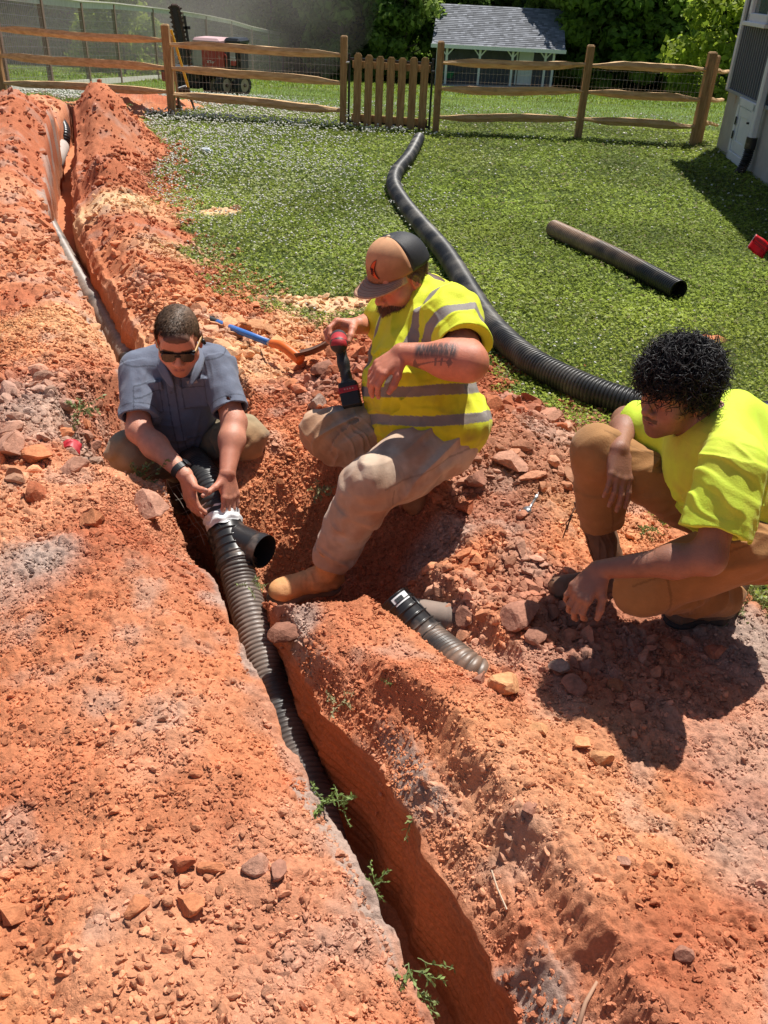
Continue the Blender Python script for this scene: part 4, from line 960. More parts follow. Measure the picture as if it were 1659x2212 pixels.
def hand(W,f,n,t,sc,curl,spread,thumb,thk=1.0,pinch=None):
    """W wrist, f toward fingers, n out of the palm, t toward the thumb side; curl: per finger 3 angles; thumb: list of 3 directions"""
    f=nrm(f);n=nrm(np.asarray(n)-f*np.dot(n,f));t=nrm(np.asarray(t)-f*np.dot(t,f)-n*np.dot(t,n))
    it=[];K=[];tips=[]
    L=[(.044,.026,.021),(.049,.030,.022),(.045,.028,.021),(.035,.021,.018)];off=[.031,.0105,-.0105,-.0305];fl=[.092,.096,.091,.082]
    for q in range(4):
        k=W+(f*fl[q]+t*off[q]*1.02-n*.002)*sc;K.append(k)
        it.append(rc(W+t*off[q]*.45*sc+f*.008*sc,k,.0165*sc*thk,.0118*sc*thk,k=.014))
    it.append(el(W+(f*.05+n*.004)*sc,(.040*sc,.048*sc,.015*sc*thk),np.stack([t,f,n],1),k=.012))
    it.append(el(W+(f*.04+t*.024+n*.010)*sc,(.018*sc,.034*sc,.015*sc),np.stack([t,f,n],1),k=.012))
    for q in range(4):
        a=0;p=K[q];sp=math.radians(spread[q]);d0=nrm(f*math.cos(sp)+t*math.sin(sp));rr=[.0102,.0092,.0084,.0068];sf=[1,1.03,.97,.86][q]*thk
        for s in range(3):
            a+=math.radians(curl[q][s]);d=d0*math.cos(a)+n*math.sin(a);e=p+d*L[q][s]*sc
            it.append(rc(p,e,rr[s]*sc*sf,rr[s+1]*sc*sf,k=.0045 if s else .010));p=e
        tips.append(p)
    p=W+(f*.028+t*.026+n*.006)*sc
    for s,(d,l) in enumerate(zip(thumb,(.044,.034,.026))):
        d=nrm(f*d[0]+t*d[1]+n*d[2]);e=p+d*l*sc;it.append(rc(p,e,[.0165,.0120,.0108][s]*sc*thk,[.0122,.0108,.0085][s]*sc*thk,k=.011 if s==0 else .006));p=e
    tips.append(p);return it,tips
class Head:
    def __init__(s,C,U,F,sc=1.0):
        s.C=np.asarray(C,float);s.U=nrm(U);s.F=nrm(F-s.U*np.dot(F,s.U));s.X=np.cross(s.F,s.U);s.s=sc;s.R=np.stack([s.X,s.F,s.U],1)
    def w(s,x,y,z): return s.C+s.R@(np.array([x,y,z])*s.s)
    def loc(s,V): return (np.asarray(V)-s.C)@s.R/s.s
    def items(s,fat=1.0,neck=None,nr=.056,shut=True):
        S=s.s;w=s.w;R=s.R;E=lambda c,r,k=.02,op='u':el(w(*c),np.array(r)*S,R,k,op)
        it=[E((0,-.014,.035),(.076,.097,.086)),E((0,.028,-.03),(.060*fat,.062,.075)),E((0,.040,-.072),(.046*fat,.044,.036),.03),E((0,.074,-.096),(.022*fat,.016,.016),.03),
            rc(w(-.042,.070,.022),w(.042,.070,.022),.015*S,.015*S,k=.02),E((0,.075,.045),(.05,.018,.035),.03),
            E((-.032,.099,.000),(.019,.014,.011),.012,'s'),E((.032,.099,.000),(.019,.014,.011),.012,'s'),
            E((-.032,.0745,.0),(.0155,.0150,.0115),.004),E((.032,.0745,.0),(.0155,.0150,.0115),.004),
            rc(w(0,.084,.014),w(0,.106,-.024),.0085*S,.0115*S,k=.014),E((0,.108,-.029),(.0115,.0115,.010),.008),E((-.0135,.096,-.034),(.0085,.011,.008),.007),E((.0135,.096,-.034),(.0085,.011,.008),.007),
            E((-.007,.103,-.041),(.004,.006,.004),.003,'s'),E((.007,.103,-.041),(.004,.006,.004),.003,'s'),
            E((0,.083,-.060),(.030,.014,.020),.02),rc(w(-.021,.086,-.0585),w(0,.0955,-.0555),.0038*S,.0058*S,k=.006),rc(w(.021,.086,-.0585),w(0,.0955,-.0555),.0038*S,.0058*S,k=.006),
            rc(w(-.017,.087,-.067),w(.017,.087,-.067),.0062*S,.0062*S,k=.006),E((0,.0965,-.0612),(.023,.004,.0012),.003,'s'),
            E((-.042*fat,.052,-.028),(.027,.026,.026),.03),E((.042*fat,.052,-.028),(.027,.026,.026),.03)]
        for sg in(-1,1):
            Re=R@np.array([[1,0,0],[0,1,0],[0,0,1.]])
            it+=[E((sg*.079,-.008,-.002),(.0095,.020,.031),.006),E((sg*.086,-.003,.002),(.007,.011,.018),.004,'s'),E((sg*.078,.002,-.030),(.006,.008,.009),.006)]
        if neck is not None: it.append(rc(w(0,-.025,-.055),neck,nr,nr*1.12,k=.035))
        return it
M['skin']=mat('skin',None,attr=True,scale=60,vary=.07,rough=.42,bump=.0016,bscale=260,spec=.45)
for q in(M['skin'],):
    b=q.node_tree.nodes['Principled BSDF'];b.inputs['Subsurface Weight'].default_value=.10;b.inputs['Subsurface Radius'].default_value=(.012,.004,.002);b.inputs['Subsurface Scale'].default_value=1
M['cloth']=mat('woven_cloth',None,attr=True,scale=25,vary=.08,rough=.85,bump=.0016,bscale=160,spec=.2,sheen=.15)
M['hivis']=mat('fluorescent_jersey',None,attr=True,scale=20,vary=.06,rough=.7,bump=.0014,bscale=200,spec=.25,sheen=.1)
M['leather']=mat('boot_leather',None,attr=True,scale=30,vary=.16,rough=.6,bump=.0016,bscale=90,spec=.35)
M['hair']=mat('hair_strands',None,attr=True,scale=40,vary=.2,rough=.5,spec=.35)
def folds(amp,sc,off,ax=None,amp2=.3):
    """cloth creases: ridged noise stretched along ax"""
    A=np.eye(3) if ax is None else np.eye(3)-.68*np.outer(nrm(ax),nrm(ax))
    A=A.astype(np.float32)
    def d(p):
        q=p@A;w_=vnoise(q*sc*.45+off+5)[:,None];n=vnoise(q*sc+off+w_*1.4);r=1-np.abs(n)*2.2;r=np.maximum(r,-.2)
        m=np.clip(vnoise(p*4.5+off)+.55,0,1)
        return (amp*m*r+amp*amp2*vnoise(q*sc*2.6+off*2)).astype(np.float32)
    return d
def localfold(cs):
    """creases fanning at a joint: (centre, radius, axis the creases run across, wavelength, amp)"""
    def d(p):
        r=0
        for (c,R,ax,wl,am) in cs:
            q=p-np.asarray(c,np.float32);m=np.exp(-(q*q).sum(1)/(R*R));a_=nrm(ax).astype(np.float32);s=q@a_
            w_=(q-np.outer(s,a_))*(.28/wl)+np.outer(s,a_)*(1.25/wl)+(vnoise(p*9)*.5)[:,None]
            r=r+am*1.5*m*np.maximum(-.35,1-np.abs(vnoise(w_+c[0]*7))*2.8)
        return r.astype(np.float32)
    return d
def both(*f): return lambda p:sum(g(p) for g in f)
def paint(c,V,cen,rad,col,soft=.4,s=1.0):
    e=np.linalg.norm(V-cen,axis=1)/rad;m=((1-sst(1-soft,1+soft,e))*s)[:,None];return c+(np.asarray(col)-c)*m
def skincol(V,base,red,hd=None,lipc=None):
    n=fbm(V,9,3,3)[:,None];n9=fbm(V,45,2,31)[:,None];c=np.asarray(base)*(1+.12*n+.10*n9)+(np.asarray(red)-np.asarray(base))*np.clip(.35+.8*fbm(V,5,2,8)[:,None],0,1)*.5
    if hd is not None:
        L=hd.loc(V);x,y,z=L.T
        lp=(1-sst(.7,1.1,np.hypot(x/.024,(z+.0625)/.0095)))*(y>.07);c=c+((np.asarray(lipc))-c)*(lp*.8)[:,None]
        for sg in(-1,1):
            ck=(1-sst(.3,1.2,np.sqrt(((x-sg*.042)/.03)**2+((z+.022)/.026)**2)))*(y>.03);c=c+(np.asarray(red)-c)*(ck*.5)[:,None]
            er=(1-sst(.8,1.3,np.sqrt(((x-sg*.085)/.015)**2+((y+.005)/.03)**2+((z)/.04)**2)));c=c+(np.asarray(red)*1.05-c)*(er*.7)[:,None]
    return c
def hairmask(hd,V,line=.052,side=-.012,back=-.06):
    """True where scalp hair grows"""
    x,y,z=hd.loc(V).T
    front=line+.25*np.maximum(0,-(y-.075));
    lim=np.where(y>.035,line+ (y-.09)*-.25,np.where(y>-.01,side+(line-side)*sst(-.01,.045,y),side+(back-side)*sst(.0,.06,-y)))
    return z>lim
def strands(name,hd,n,mask,parent,col,length=.03,width=.0016,comb=(0,.3,.5),rad=(.078,.099,.089),cen=(0,-.014,.035),segs=4,jit=.5,droop=0,wav=0,seed=1,lift=.55):
    rng=np.random.default_rng(seed);d=nrm_rows(rng.normal(size=(n*3,3)));pos=np.array(cen)+d*np.array(rad);W=hd.C+(pos*hd.s)@hd.R.T
    m=mask(W);W=W[m][:n];d=d[m][:n];n=len(W);N=nrm_rows(d/np.array(rad))@hd.R.T
    cm=hd.R@np.array(comb);D=nrm_rows(N*lift+cm[None]+rng.normal(0,jit*.35,(n,3)))
    side=nrm_rows(np.cross(D,N)+1e-4);L=(length*rng.uniform(.6,1.25,n))[:,None];p=W.copy();Vs=[]
    for k in range(segs+1):
        t=k/segs;wd_=width*(1-.75*t);Vs.append(p-side*wd_);Vs.append(p+side*wd_)
        D=nrm_rows(D+np.array([0,0,-droop])+rng.normal(0,wav,(n,3))-N*.12);p=p+D*L/segs
    V=np.stack(Vs,1);b=np.arange(n)[:,None]*(2*(segs+1));F=np.concatenate([np.stack([b[:,0]+2*k,b[:,0]+2*k+1,b[:,0]+2*k+3,b[:,0]+2*k+2],1) for k in range(segs)])
    c=np.asarray(col)*rng.uniform(.55,1.5,(n,1));C=np.repeat(c,2*(segs+1),0);return mesh_np(name,V.reshape(-1,3),F,M['hair'],parent,col=C,smooth=True)
def boot(name,parent,ank,heel,toe,upd,col,solec,shaft=.10,sc=1.0,laces=False):
    """ank ankle centre; heel and toe on the sole line; upd = direction away from the sole"""
    f=nrm(toe-heel);u=nrm(np.asarray(upd)-f*np.dot(upd,f));s=np.cross(f,u);L=np.linalg.norm(toe-heel);R=np.stack([s,f,u],1)
    w=lambda x,y,z:heel+s*x*sc+f*y*L+u*z*sc
    leg=nrm(ank-w(0,.18,.06))
    up=[rc(w(0,.12,.045),w(0,.30,.05),.042*sc,.042*sc,.03),rc(w(0,.30,.055),w(0,.62,.042),.043*sc,.040*sc,.03),el(w(0,.78,.035),(.050*sc,.20*L,.037*sc),R,.025),cc(w(0,.16,.05),ank+leg*shaft,.046*sc,.056*sc,.02),
        el(w(0,.45,-.02),(.1,L*.7,.024),R,.004,'s'),cc(ank+leg*(shaft-.03),ank+leg*(shaft+.06),.049*sc,.052*sc,.003,'s')]
    def cf(V):
        n=fbm(V,14,3,6)[:,None];c=np.array(col)*(1+.25*n);zz=(V-heel)@u;dm=(1-sst(.02,.05,zz))[:,None];return np.clip(c+(np.array([.30,.19,.12])-c)*dm*.35,.005,.9)
    b=body(name,up,.003,M['leather'],parent,cf,folds(.0035,22,3,s))
    sole=[el(w(0,.76,.004),(.054*sc,.25*L,.017*sc),R,.01),el(w(0,.14,.004),(.040*sc,.15*L,.018*sc),R,.01),bx(w(0,.45,.008),(.036*sc,.30*L,.012*sc),R,.02),bx(w(0,.5,-.028),(.1,L,.02),R,.002,'s'),bx(w(0,.5,.034),(.1,L,.014),R,.002,'s'),bx(w(0,.36,-.008),(.1,.06*L,.007),R,.002,'s')]
    body('sole',sole,.003,mat('sole_rubber_'+name,solec,rough=.8,bump=.002,bscale=60),b)
    if laces:
        m=MB();P_=[]
        for k in range(13):
            c0=lerp(w(0,.40,.088),ank+leg*(shaft-.02)+f*.053*sc,k/12.);sd_=s*.022*(1 if k%2 else -1);P_.append(c0+sd_)
        c0=P_[-1]
        P_+=[c0+f*.015,c0+f*.03-s*.01-u*.03,c0+f*.035-s*.015-u*.08,c0+f*.045-s*.02-u*.045,c0+f*.028-s*.025-u*.01,c0+f*.045-s*.03-u*.06,c0+f*.052-s*.03-u*.10]
        m.tube(P_,.0024,5)
        m.build('laces',mat('lace',(.16,.08,.05),rough=.9),b,smooth=True)
    return b
# ================================================================ kneeling man in the blue grey shirt
def person_a():
    H0=Head(P(386,733,3.20),cb(.10,.62,.78),cb(.12,-.76,.60),1.02)
    nb=P(384,772,3.46);SR=P(299,796,3.42);SL=P(463,784,3.44);ch=P(380,832,3.49);be=P(380,895,3.56);pe=P(385,955,3.74)
    ER=P(300,930,3.33);WR=P(400,1026,3.25);EL=P(506,912,3.36);WL=P(491,1022,3.25)
    KR=P(288,983,3.44);KL=P(527,946,3.50)
    a=thing('person','short haired man with sunglasses and blue grey shirt kneeling in the trench holding the pipe','person',(pe[0],pe[1],pe[2]))
    sh=nrm(SL-SR);sp=nrm(ch-be);fr=nrm(np.cross(sp,sh));
    if fr@(_f)>0: fr=-fr
    Rt=np.stack([sh,fr,np.cross(fr,sh)],1)
    PA=P(464,1078,3.30)  # pipe centre under the hands
    pd=nrm(P(478,1112,3.29)-P(443,1030,3.36))
    # his right hand (picture left): along the left side of the pipe, thumb over the top
    out=nrm(-_r*.8-_u*.1);topd=nrm(-_f*.75+_u*.5+_r*.1)
    hR,tR=hand(WR,nrm(_r*.20-_u*.86+_f*.05),nrm(_r*.75+_f*.6),nrm(_r*.75-_f*.5+_u*.3),1.0,[(12,28,18),(10,30,20),(8,32,20),(6,30,18)],(6,2,-3,-8),[(.62,.75,-.15),(.38,.90,.12),(.25,.95,.18)])
    hL,tL=hand(WL,nrm(_r*.10-_u*.88+_f*.05),nrm(-_r*.75+_f*.6),nrm(-_r*.75-_f*.55+_u*.1),1.0,[(12,26,18),(10,30,20),(8,32,20),(6,30,18)],(6,2,-3,-8),[(.45,.88,-.05),(.42,.88,.10),(.40,.88,.15)])
    it=H0.items(1.04,neck=nb,nr=.060)
    it+=[el(ch,(.155,.10,.16),Rt,.05),el(pe,(.15,.11,.12),Rt,.05),rc(nb,SR,.05,.05,.04),rc(nb,SL,.05,.05,.04),rc(SR,ER,.050,.046),rc(SL,EL,.050,.046),
         rc(ER,lerp(ER,WR,.35),.045,.049,.03),rc(lerp(ER,WR,.35),WR,.047,.030,.03),rc(EL,lerp(EL,WL,.35),.045,.049,.03),rc(lerp(EL,WL,.35),WL,.047,.030,.03)]+hR+hL
    base=(.62,.30,.20);red=(.58,.17,.10)
    def cf(V):
        c=skincol(V,base,red,H0,(.50,.20,.16));L=H0.loc(V);x,y,z=L.T
        br=((np.abs(np.abs(x)-.032)<.019)&(np.abs(z-.024-.1*(np.abs(x)-.03))<.005)&(y>.06));c[br]=(.16,.09,.05)
        hm=hairmask(H0,V,.060,-.002,-.055)&(np.linalg.norm(L-np.array([0,-.014,.02]),axis=1)<.13);c[hm]=c[hm]*.18+np.array([.045,.028,.018])
        bd=(1-sst(.8,1.2,np.sqrt((x/.06)**2+((z+.09)/.045)**2)))*(y>.0);c=c*(1-.18*bd[:,None])
        for t in tR+tL: c=paint(c,V,t,.008,(.75,.48,.38),.4,.6)
        return np.clip(c,.01,.9)
    body('body',it,.0026,M['skin'],a,cf)
    strands('hair',H0,15000,lambda W:hairmask(H0,W,.054,.000,-.05),a,(.15,.09,.055),.016,.0011,comb=(.40,.85,.0),jit=.6,lift=.28,seed=3,rad=(.077,.098,.087))
    # shirt
    def sleeve(S,E,t,r0,r1):
        e=lerp(S,E,t);d=nrm(E-S);return [rc(S,lerp(S,E,t*.6),.060,.064,.05),cc(lerp(S,E,.05),e,r0,r1,.02)],[cc(e-d*.05,e+d*.05,r1-.008,r1-.003,.003,op='s')]
    sR,cR=sleeve(SR,ER,.80,.072,.072);sL,cL=sleeve(SL,EL,.80,.072,.072)
    front=lambda x,z:ch+Rt@np.array([x,.118,z])
    s=[el(ch,(.178,.125,.17),Rt,.05),el(be,(.165,.125,.13),Rt,.07),el(lerp(be,pe,.55),(.165,.13,.11),Rt,.06),rc(lerp(nb,SR,.15),SR,.060,.056,.05),rc(lerp(nb,SL,.15),SL,.060,.056,.05)]+sR+sL
    s+=[bx(front(-.088,.015),(.052,.012,.058),Rt,.006),bx(front(.088,.015),(.052,.012,.058),Rt,.006),bx(front(-.088,.062),(.056,.016,.016),Rt,.004),bx(front(.088,.062),(.056,.016,.016),Rt,.004),bx(front(0,-.03),(.014,.014,.15),Rt,.006)]
    s+=cR+cL+[el(P(391,812,3.32),(.030,.045,.060),Rt,.01,'s')]
    def scf(V):
        n=fbm(V,6,3,2)[:,None];c=np.array([.155,.175,.235])*(1+.14*n)+0*V
        q=(V-ch)@Rt;x,y,z=q.T;ax_=np.abs(x);fr_=y>.04;L=.0022
        seam=fr_&((np.abs(ax_-.016)<L)&(z<.12)&(z>-.25)|((np.abs(ax_-.042)<L)|(np.abs(ax_-.134)<L))&(z<.078)&(z>-.045)|(ax_>.042)&(ax_<.134)&((np.abs(z+.045)<L)|(np.abs(z-.044)<L)|(np.abs(z-.078)<L)))
        seam=seam|((np.abs(z-.118-.1*ax_)<L)&(ax_>.05)&(y>-.02))
        for (S_,E_,t_) in((SR,ER,.80),(SL,EL,.80)):
            d_=nrm(E_-S_);e_=lerp(S_,E_,t_);al=(V-e_)@d_;seam=seam|((np.abs(al+.028)<L)&(np.linalg.norm(np.cross(V-e_,d_),axis=1)<.09))
        c[seam]*=.55;return c
    ax=nrm(pe-nb)
    body('shirt',s,.0034,M['cloth'],a,scf,both(folds(.013,12,4,ax),localfold([(lerp(SR,ER,.3),.08,sh+.6*ax,.03,.004),(lerp(SL,EL,.3),.08,-sh+.6*ax,.03,.004),(be,.14,sp,.045,.006)])))
    # collar: two folded wings and the stand behind the neck
    cm=MB()
    def wing(pts):
        k=len(pts);V=[np.asarray(q) for q in pts];cm.add(V,[[q,q+1,q+3,q+2] for q in range(0,k-2,2)])
    wing([P(343,738,3.42),P(330,752,3.43),P(347,772,3.33),P(333,780,3.36),P(362,800,3.28),P(346,812,3.32),P(378,834,3.285),P(372,842,3.29)])
    wing([P(428,735,3.42),P(441,745,3.43),P(427,768,3.33),P(443,775,3.36),P(418,797,3.28),P(433,808,3.31),P(404,832,3.28),P(410,840,3.285)])
    co=cm.build('collar',M['cloth'],a,smooth=True,col=np.tile(np.array([.165,.185,.245]),(16,1)))
    md=co.modifiers.new('s','SUBSURF');md.levels=2;md.render_levels=2
    mo=co.modifiers.new('t','SOLIDIFY');mo.thickness=.003
    # buttons, chest patch
    for k in range(5):
        c=front(0,.085-.055*k)+Rt@np.array([0,.016-.004*abs(k-1),0]);MB().tube([c,c+fr*.003],.006,12).build('button',mat('button',(.10,.11,.15),rough=.4) if k==0 else bpy.data.materials['button'],a,smooth=False)
    MB().bbox(front(.088,.068)+fr*.017,(.042,.003,.012),.001,Rt).build('chest_patch',mat('grey_patch',(.33,.32,.33),rough=.6),a)
    # trousers
    hpR=pe-sh*.09;hpL=pe+sh*.09;FR_=P(380,1010,3.85);FL_=P(450,1000,3.9)
    tr_=[el(pe,(.17,.13,.12),Rt,.05),rc(hpR,KR,.10,.092,.05),rc(hpL,KL,.10,.080,.05),rc(KR,FR_,.086,.055,.04),rc(KL,FL_,.076,.055,.04)]
    def tcf(V):
        n=fbm(V,5,3,9)[:,None];c=np.array([.34,.27,.165])*(1+.15*n)+0*V;c=paint(c,V,KL+np.array([.02,-.05,-.03]),.10,(.50,.26,.12),.5,.8);c=paint(c,V,KR+np.array([0,-.03,-.06]),.09,(.33,.22,.13),.5,.6);return c
    body('trousers',tr_,.004,M['cloth'],a,tcf,both(folds(.016,11,14,KL-hpL),localfold([(lerp(hpL,KL,.5),.1,KL-hpL,.045,.006),(lerp(hpR,KR,.6),.1,KR-hpR,.045,.006)])))
    for nm,K,F_ in(('R',KR,FR_),('L',KL,FL_)):
        d=nrm(F_-K);hl=F_+d*.03;boot('boot',a,F_,hl+np.array([0,0,-.02]),hl+np.array([.0,.05,-.25]),np.array([0,-1,0.2]),(.10,.06,.04),(.03,.03,.03),.05)
    # sunglasses with wooden arms
    sg=MB();w=H0.w;
    def lens(sx):
        V=[];pr=[(-.027,.012),(-.020,.018),(.018,.018),(.027,.012),(.025,-.008),(.015,-.019),(-.010,-.020),(-.023,-.010)]
        for dy in(0,.006):
            for (x,z) in pr: V.append(w(sx*.032+x*sx,.099+dy-.10*(abs(sx*.032+x*sx))**1.0*.28,z+.002))
        return V,[list(range(7,-1,-1)),list(range(8,16))]
    me=bmesh.new()
    for sx in(-1,1):
        V,Fc=lens(sx);vs=[me.verts.new(Vector([float(q) for q in v-np.array(parent_world(a))])) for v in V];me.faces.new([vs[i] for i in Fc[0]]);me.faces.new([vs[i] for i in Fc[1]])
        for k in range(8):me.faces.new([vs[k],vs[(k+1)%8],vs[8+(k+1)%8],vs[8+k]])
    bmesh.ops.recalc_face_normals(me,faces=me.faces[:]);d=bpy.data.meshes.new('sunglasses');me.to_mesh(d);me.free();d.materials.append(mat('dark_lens',(.008,.009,.010),rough=.08,spec=.7));sgo=bpy.data.objects.new('sunglasses',d);COL.objects.link(sgo);sgo.parent=a
    fm=MB()
    fm.beam(w(-.061,.088,.017),w(0,.1035,.017),.006,.010,H0.U);fm.beam(w(0,.1035,.017),w(.061,.088,.017),.006,.010,H0.U);fm.beam(w(-.012,.104,.008),w(.012,.104,.008),.005,.006,H0.U);fm.build('frame',M['black_metal'],sgo)
    for sx in(-1,1):
        fm=MB();fm.beam(w(sx*.062,.088,.016),w(sx*.083,.0,.010),.004,.012,H0.U);fm.build('temple',mat('bamboo',(.62,.38,.15),rough=.5) if sx<0 else bpy.data.materials['bamboo'],sgo)
    MB().tube([w(-.084,.008,.004),w(-.094,.012,-.012)],[.009,.006],10).build('earbud',M['black_metal'],a,smooth=True)
    # watch on his right wrist
    wd_=nrm(WR-ER);c=WR-wd_*.028;u1=nrm(np.cross(wd_,_f));u2=np.cross(wd_,u1);wm=MB();n=28;V=[]
    for k in range(n):
        t=k*2*math.pi/n;dd=u1*math.cos(t)+u2*math.sin(t)
        for (o_,r_) in((-.012,.0345),(-.012,.038),(.012,.0365),(.012,.033)): V.append(c+wd_*o_+dd*r_*.98)
    wm.add(V,[[k*4+j,((k+1)%n)*4+j,((k+1)%n)*4+(j+1)%4,k*4+(j+1)%4] for k in range(n) for j in range(4)]);wo=wm.build('watch',mat('watch_strap',(.02,.02,.022),rough=.5),a,smooth=False)
    td=nrm(_r*.75-_f*.2+_u*.5);td=nrm(td-wd_*np.dot(td,wd_));MB().bbox(c+td*.040,(.034,.030,.008),.004,rotm(td,wd_)).build('watch_face',mat('watch_glass',(.03,.03,.035),rough=.1),wo)
    return a
# ================================================================ seated man with cap and high visibility shirt
def person_b():
    H0=Head(P(862,600,3.10),cb(-.32,.70,.64),cb(-.72,-.60,.34),1.08)
    nb=P(925,648,3.18);SN=P(975,690,3.03);SF=P(850,690,3.42);ch=P(915,735,3.22);be=P(908,835,3.20);pe=P(935,925,3.25)
    EN=P(1012,783,2.86);WN=P(868,762,2.90);EF=P(838,690,3.62);WF=P(775,703,3.36)
    hN=P(955,963,3.15);hF=P(880,935,3.34);KN=P(800,1045,2.94);AN=P(712,1215,3.17);KF=P(702,938,3.24);AF=P(880,1040,3.42)
    a=thing('person','bearded man in a tan and black cap and yellow reflective shirt sitting beside the trench','person',(pe[0],pe[1],pe[2]))
    sh=nrm(SN-SF);sp=nrm(nb-pe);fr=nrm(np.cross(sp,sh))
    if fr@_r>0: fr=-fr
    Rt=np.stack([sh,fr,np.cross(fr,sh)],1)
    # near hand hangs relaxed in front of the belly
    hN_,tN=hand(WN,nrm(-_r*.80-_u*.62-_f*.0),nrm(-_u*.55+_f*.75+_r*.25),nrm(-_u*.75+_r*.35-_f*.35),1.02,[(30,28,15),(26,30,18),(24,32,18),(22,30,16)],(4,1,-2,-5),[(.70,.55,.35),(.85,.30,.40),(.92,.10,.35)],1.12)
    # far hand closes over the driver body from above
    hF_,tF=hand(WF,nrm(-_r*.93-_u*.08-_f*.30),nrm(-_u*.85-_r*.1-_f*.25),nrm(-_f*.85-_u*.35+_r*.1),1.04,[(38,52,30),(40,55,32),(42,55,32),(44,55,30)],(3,1,-2,-5),[(.35,.55,.75),(.40,.25,.88),(.45,.10,.88)],1.15)
    it=H0.items(1.16,neck=nb,nr=.072)
    it+=[E_ for E_ in (el(H0.w(0,.025,-.09),(.060,.060,.035),H0.R,.04),)]
    it+=[el(ch,(.19,.15,.17),Rt,.05),el(be,(.19,.17,.16),Rt,.05),rc(nb,SN,.07,.07,.05),rc(nb,SF,.07,.07,.05),rc(SN,EN,.066,.060),rc(SF,EF,.066,.055),
         rc(EN,lerp(EN,WN,.3),.059,.061,.04),rc(lerp(EN,WN,.3),WN,.058,.034,.04),rc(EF,lerp(EF,WF,.3),.056,.057,.04),rc(lerp(EF,WF,.3),WF,.055,.034,.04)]+hN_+hF_
    base=(.64,.26,.16);red=(.62,.15,.09)
    fd=nrm(WN-EN);fu=nrm(-_f*.9+_u*.3);fu=nrm(fu-fd*np.dot(fu,fd));fs=np.cross(fd,fu);FL=np.linalg.norm(WN-EN)
    if fs@_u<0: fs=-fs
    def cf(V):
        c=skincol(V,base,red,H0,(.45,.16,.12));L=H0.loc(V);x,y,z=L.T
        on=np.linalg.norm(L,axis=1)<.17
        bd=(sst(-.01,.02,np.sqrt((x/.075)**2+(y/.10)**2)*0+(-z-.040+.35*np.clip(.03-y,0,.08)))*(1-sst(.6,1.0,np.hypot(x/.030,(z+.050)/.012))*0)*(y>-.03)*(z>-.16))
        lips=np.hypot(x/.022,(z+.0625)/.009)<1;bd=bd*on*(~lips)
        c=c+(np.array([.16,.075,.04])-c)*(bd*.85*np.clip(.75+.5*fbm(V,60,2,4),0,1))[:,None]
        br=on&((np.abs(np.abs(x)-.032)<.020)&(np.abs(z-.026)<.006)&(y>.06));c[br]=(.22,.11,.06)
        hm=hairmask(H0,V,.065,-.005,-.075)&on;c[hm]=(.13,.07,.045)
        q=(V-EN);s=q@fd/FL;v=q@fs;o_=(q@fu)>-.02
        # forearm tattoo: tree line above an arrow
        jag=.30*np.abs(vnoise(np.stack([s*38,s*0],-1)))+.25*np.abs(vnoise(np.stack([s*110,s*0+3],-1)))
        m1=o_&(s>.12)&(s<.82)&(v>-.030-.008*jag)&(v<.030)
        dens=np.clip(.90+.55*vnoise(np.stack([s*120,v*60],-1))-.5*sst(.004,.03,v+.012*vnoise(np.stack([s*60,s*0],-1))),0,1)*sst(.82,.74,s)*sst(.12,.2,s)*np.clip((1-(np.abs(v+.002)/.034)**3),0,1)
        c=c+(np.array([.06,.05,.05])-c)*(m1*dens*.95)[:,None]
        arrow=(np.abs(v+.041+.006*(s-.5))<.0017)&(s>.20)&(s<.78)
        hd_=(np.abs(s-.24)<.045)&(np.abs(v+.041)<.013*(1-np.abs((s-.24)/.05)));fe=(np.abs(((s-.40)%.10)-.05)<.02)&(s>.30)&(s<.52)&(np.abs(v+.041)<.010)
        hd2=(np.abs(s-.76)<.03)&(np.abs(v+.041)<.010*(1-np.abs((s-.76)/.035)))
        m2=o_&(arrow|hd_|(fe&(np.abs(s-.40)<.06))|hd2);c[m2]=c[m2]*.3+np.array([.10,.07,.07])*.7
        for t in tN+tF: c=paint(c,V,t,.008,(.72,.42,.34),.4,.5)
        return np.clip(c,.01,.9)
    body('body',it,.0026,M['skin'],a,cf)
    # beard, hair at the nape
    def bmask(W):
        x,y,z=H0.loc(W).T;return (z<-.045)&(y>-.01)&(z>-.16)
    strands('beard',H0,5200,bmask,a,(.12,.055,.028),.030,.0013,comb=(0,.35,-.75),rad=(.072,.074,.070),cen=(0,.022,-.052),jit=.7,lift=.5,droop=.12,seed=5)
    strands('hair',H0,5200,lambda W:hairmask(H0,W,.12,-.008,-.075)&(H0.loc(W)[:,2]<.045)&(H0.loc(W)[:,1]<.02),a,(.13,.07,.04),.018,.0013,comb=(0,-.2,-.7),rad=(.079,.100,.090),jit=.5,lift=.25,seed=6)
    # shirt
    rs=.094
    eN=lerp(SN,EN,.66);dN=nrm(EN-SN);eF=lerp(SF,EF,.45);dF=nrm(EF-SF)
    s=[el(ch,(.215,.175,.19),Rt,.06),el(be+fr*.01,(.220,.205,.175),Rt,.07),el(lerp(be,pe,.85),(.248,.225,.16),Rt,.06),rc(lerp(nb,SN,.1),SN,.086,.088,.06),rc(lerp(nb,SF,.1),SF,.086,.085,.06),
       rc(SN,lerp(SN,EN,.35),.092,.094,.05),cc(lerp(SN,EN,.05),eN,.092,.093,.03),rc(SF,lerp(SF,EF,.2),.09,.09,.05),cc(SF,eF,.09,.09,.02),
       cc(eN-dN*.06,eN+dN*.06,.082,.086,.004,'s'),rc(H0.w(0,-.02,-.06),nb+fr*.02,.078,.080,.01,'s'),
       bx(pe-sp*.215,(.4,.4,.08),Rt,.004,'s')]
    hem0=pe-sp*.085
    YG=np.array([.74,.80,.035]);YD=np.array([.82,.64,.012]);GR=np.array([.22,.185,.165])
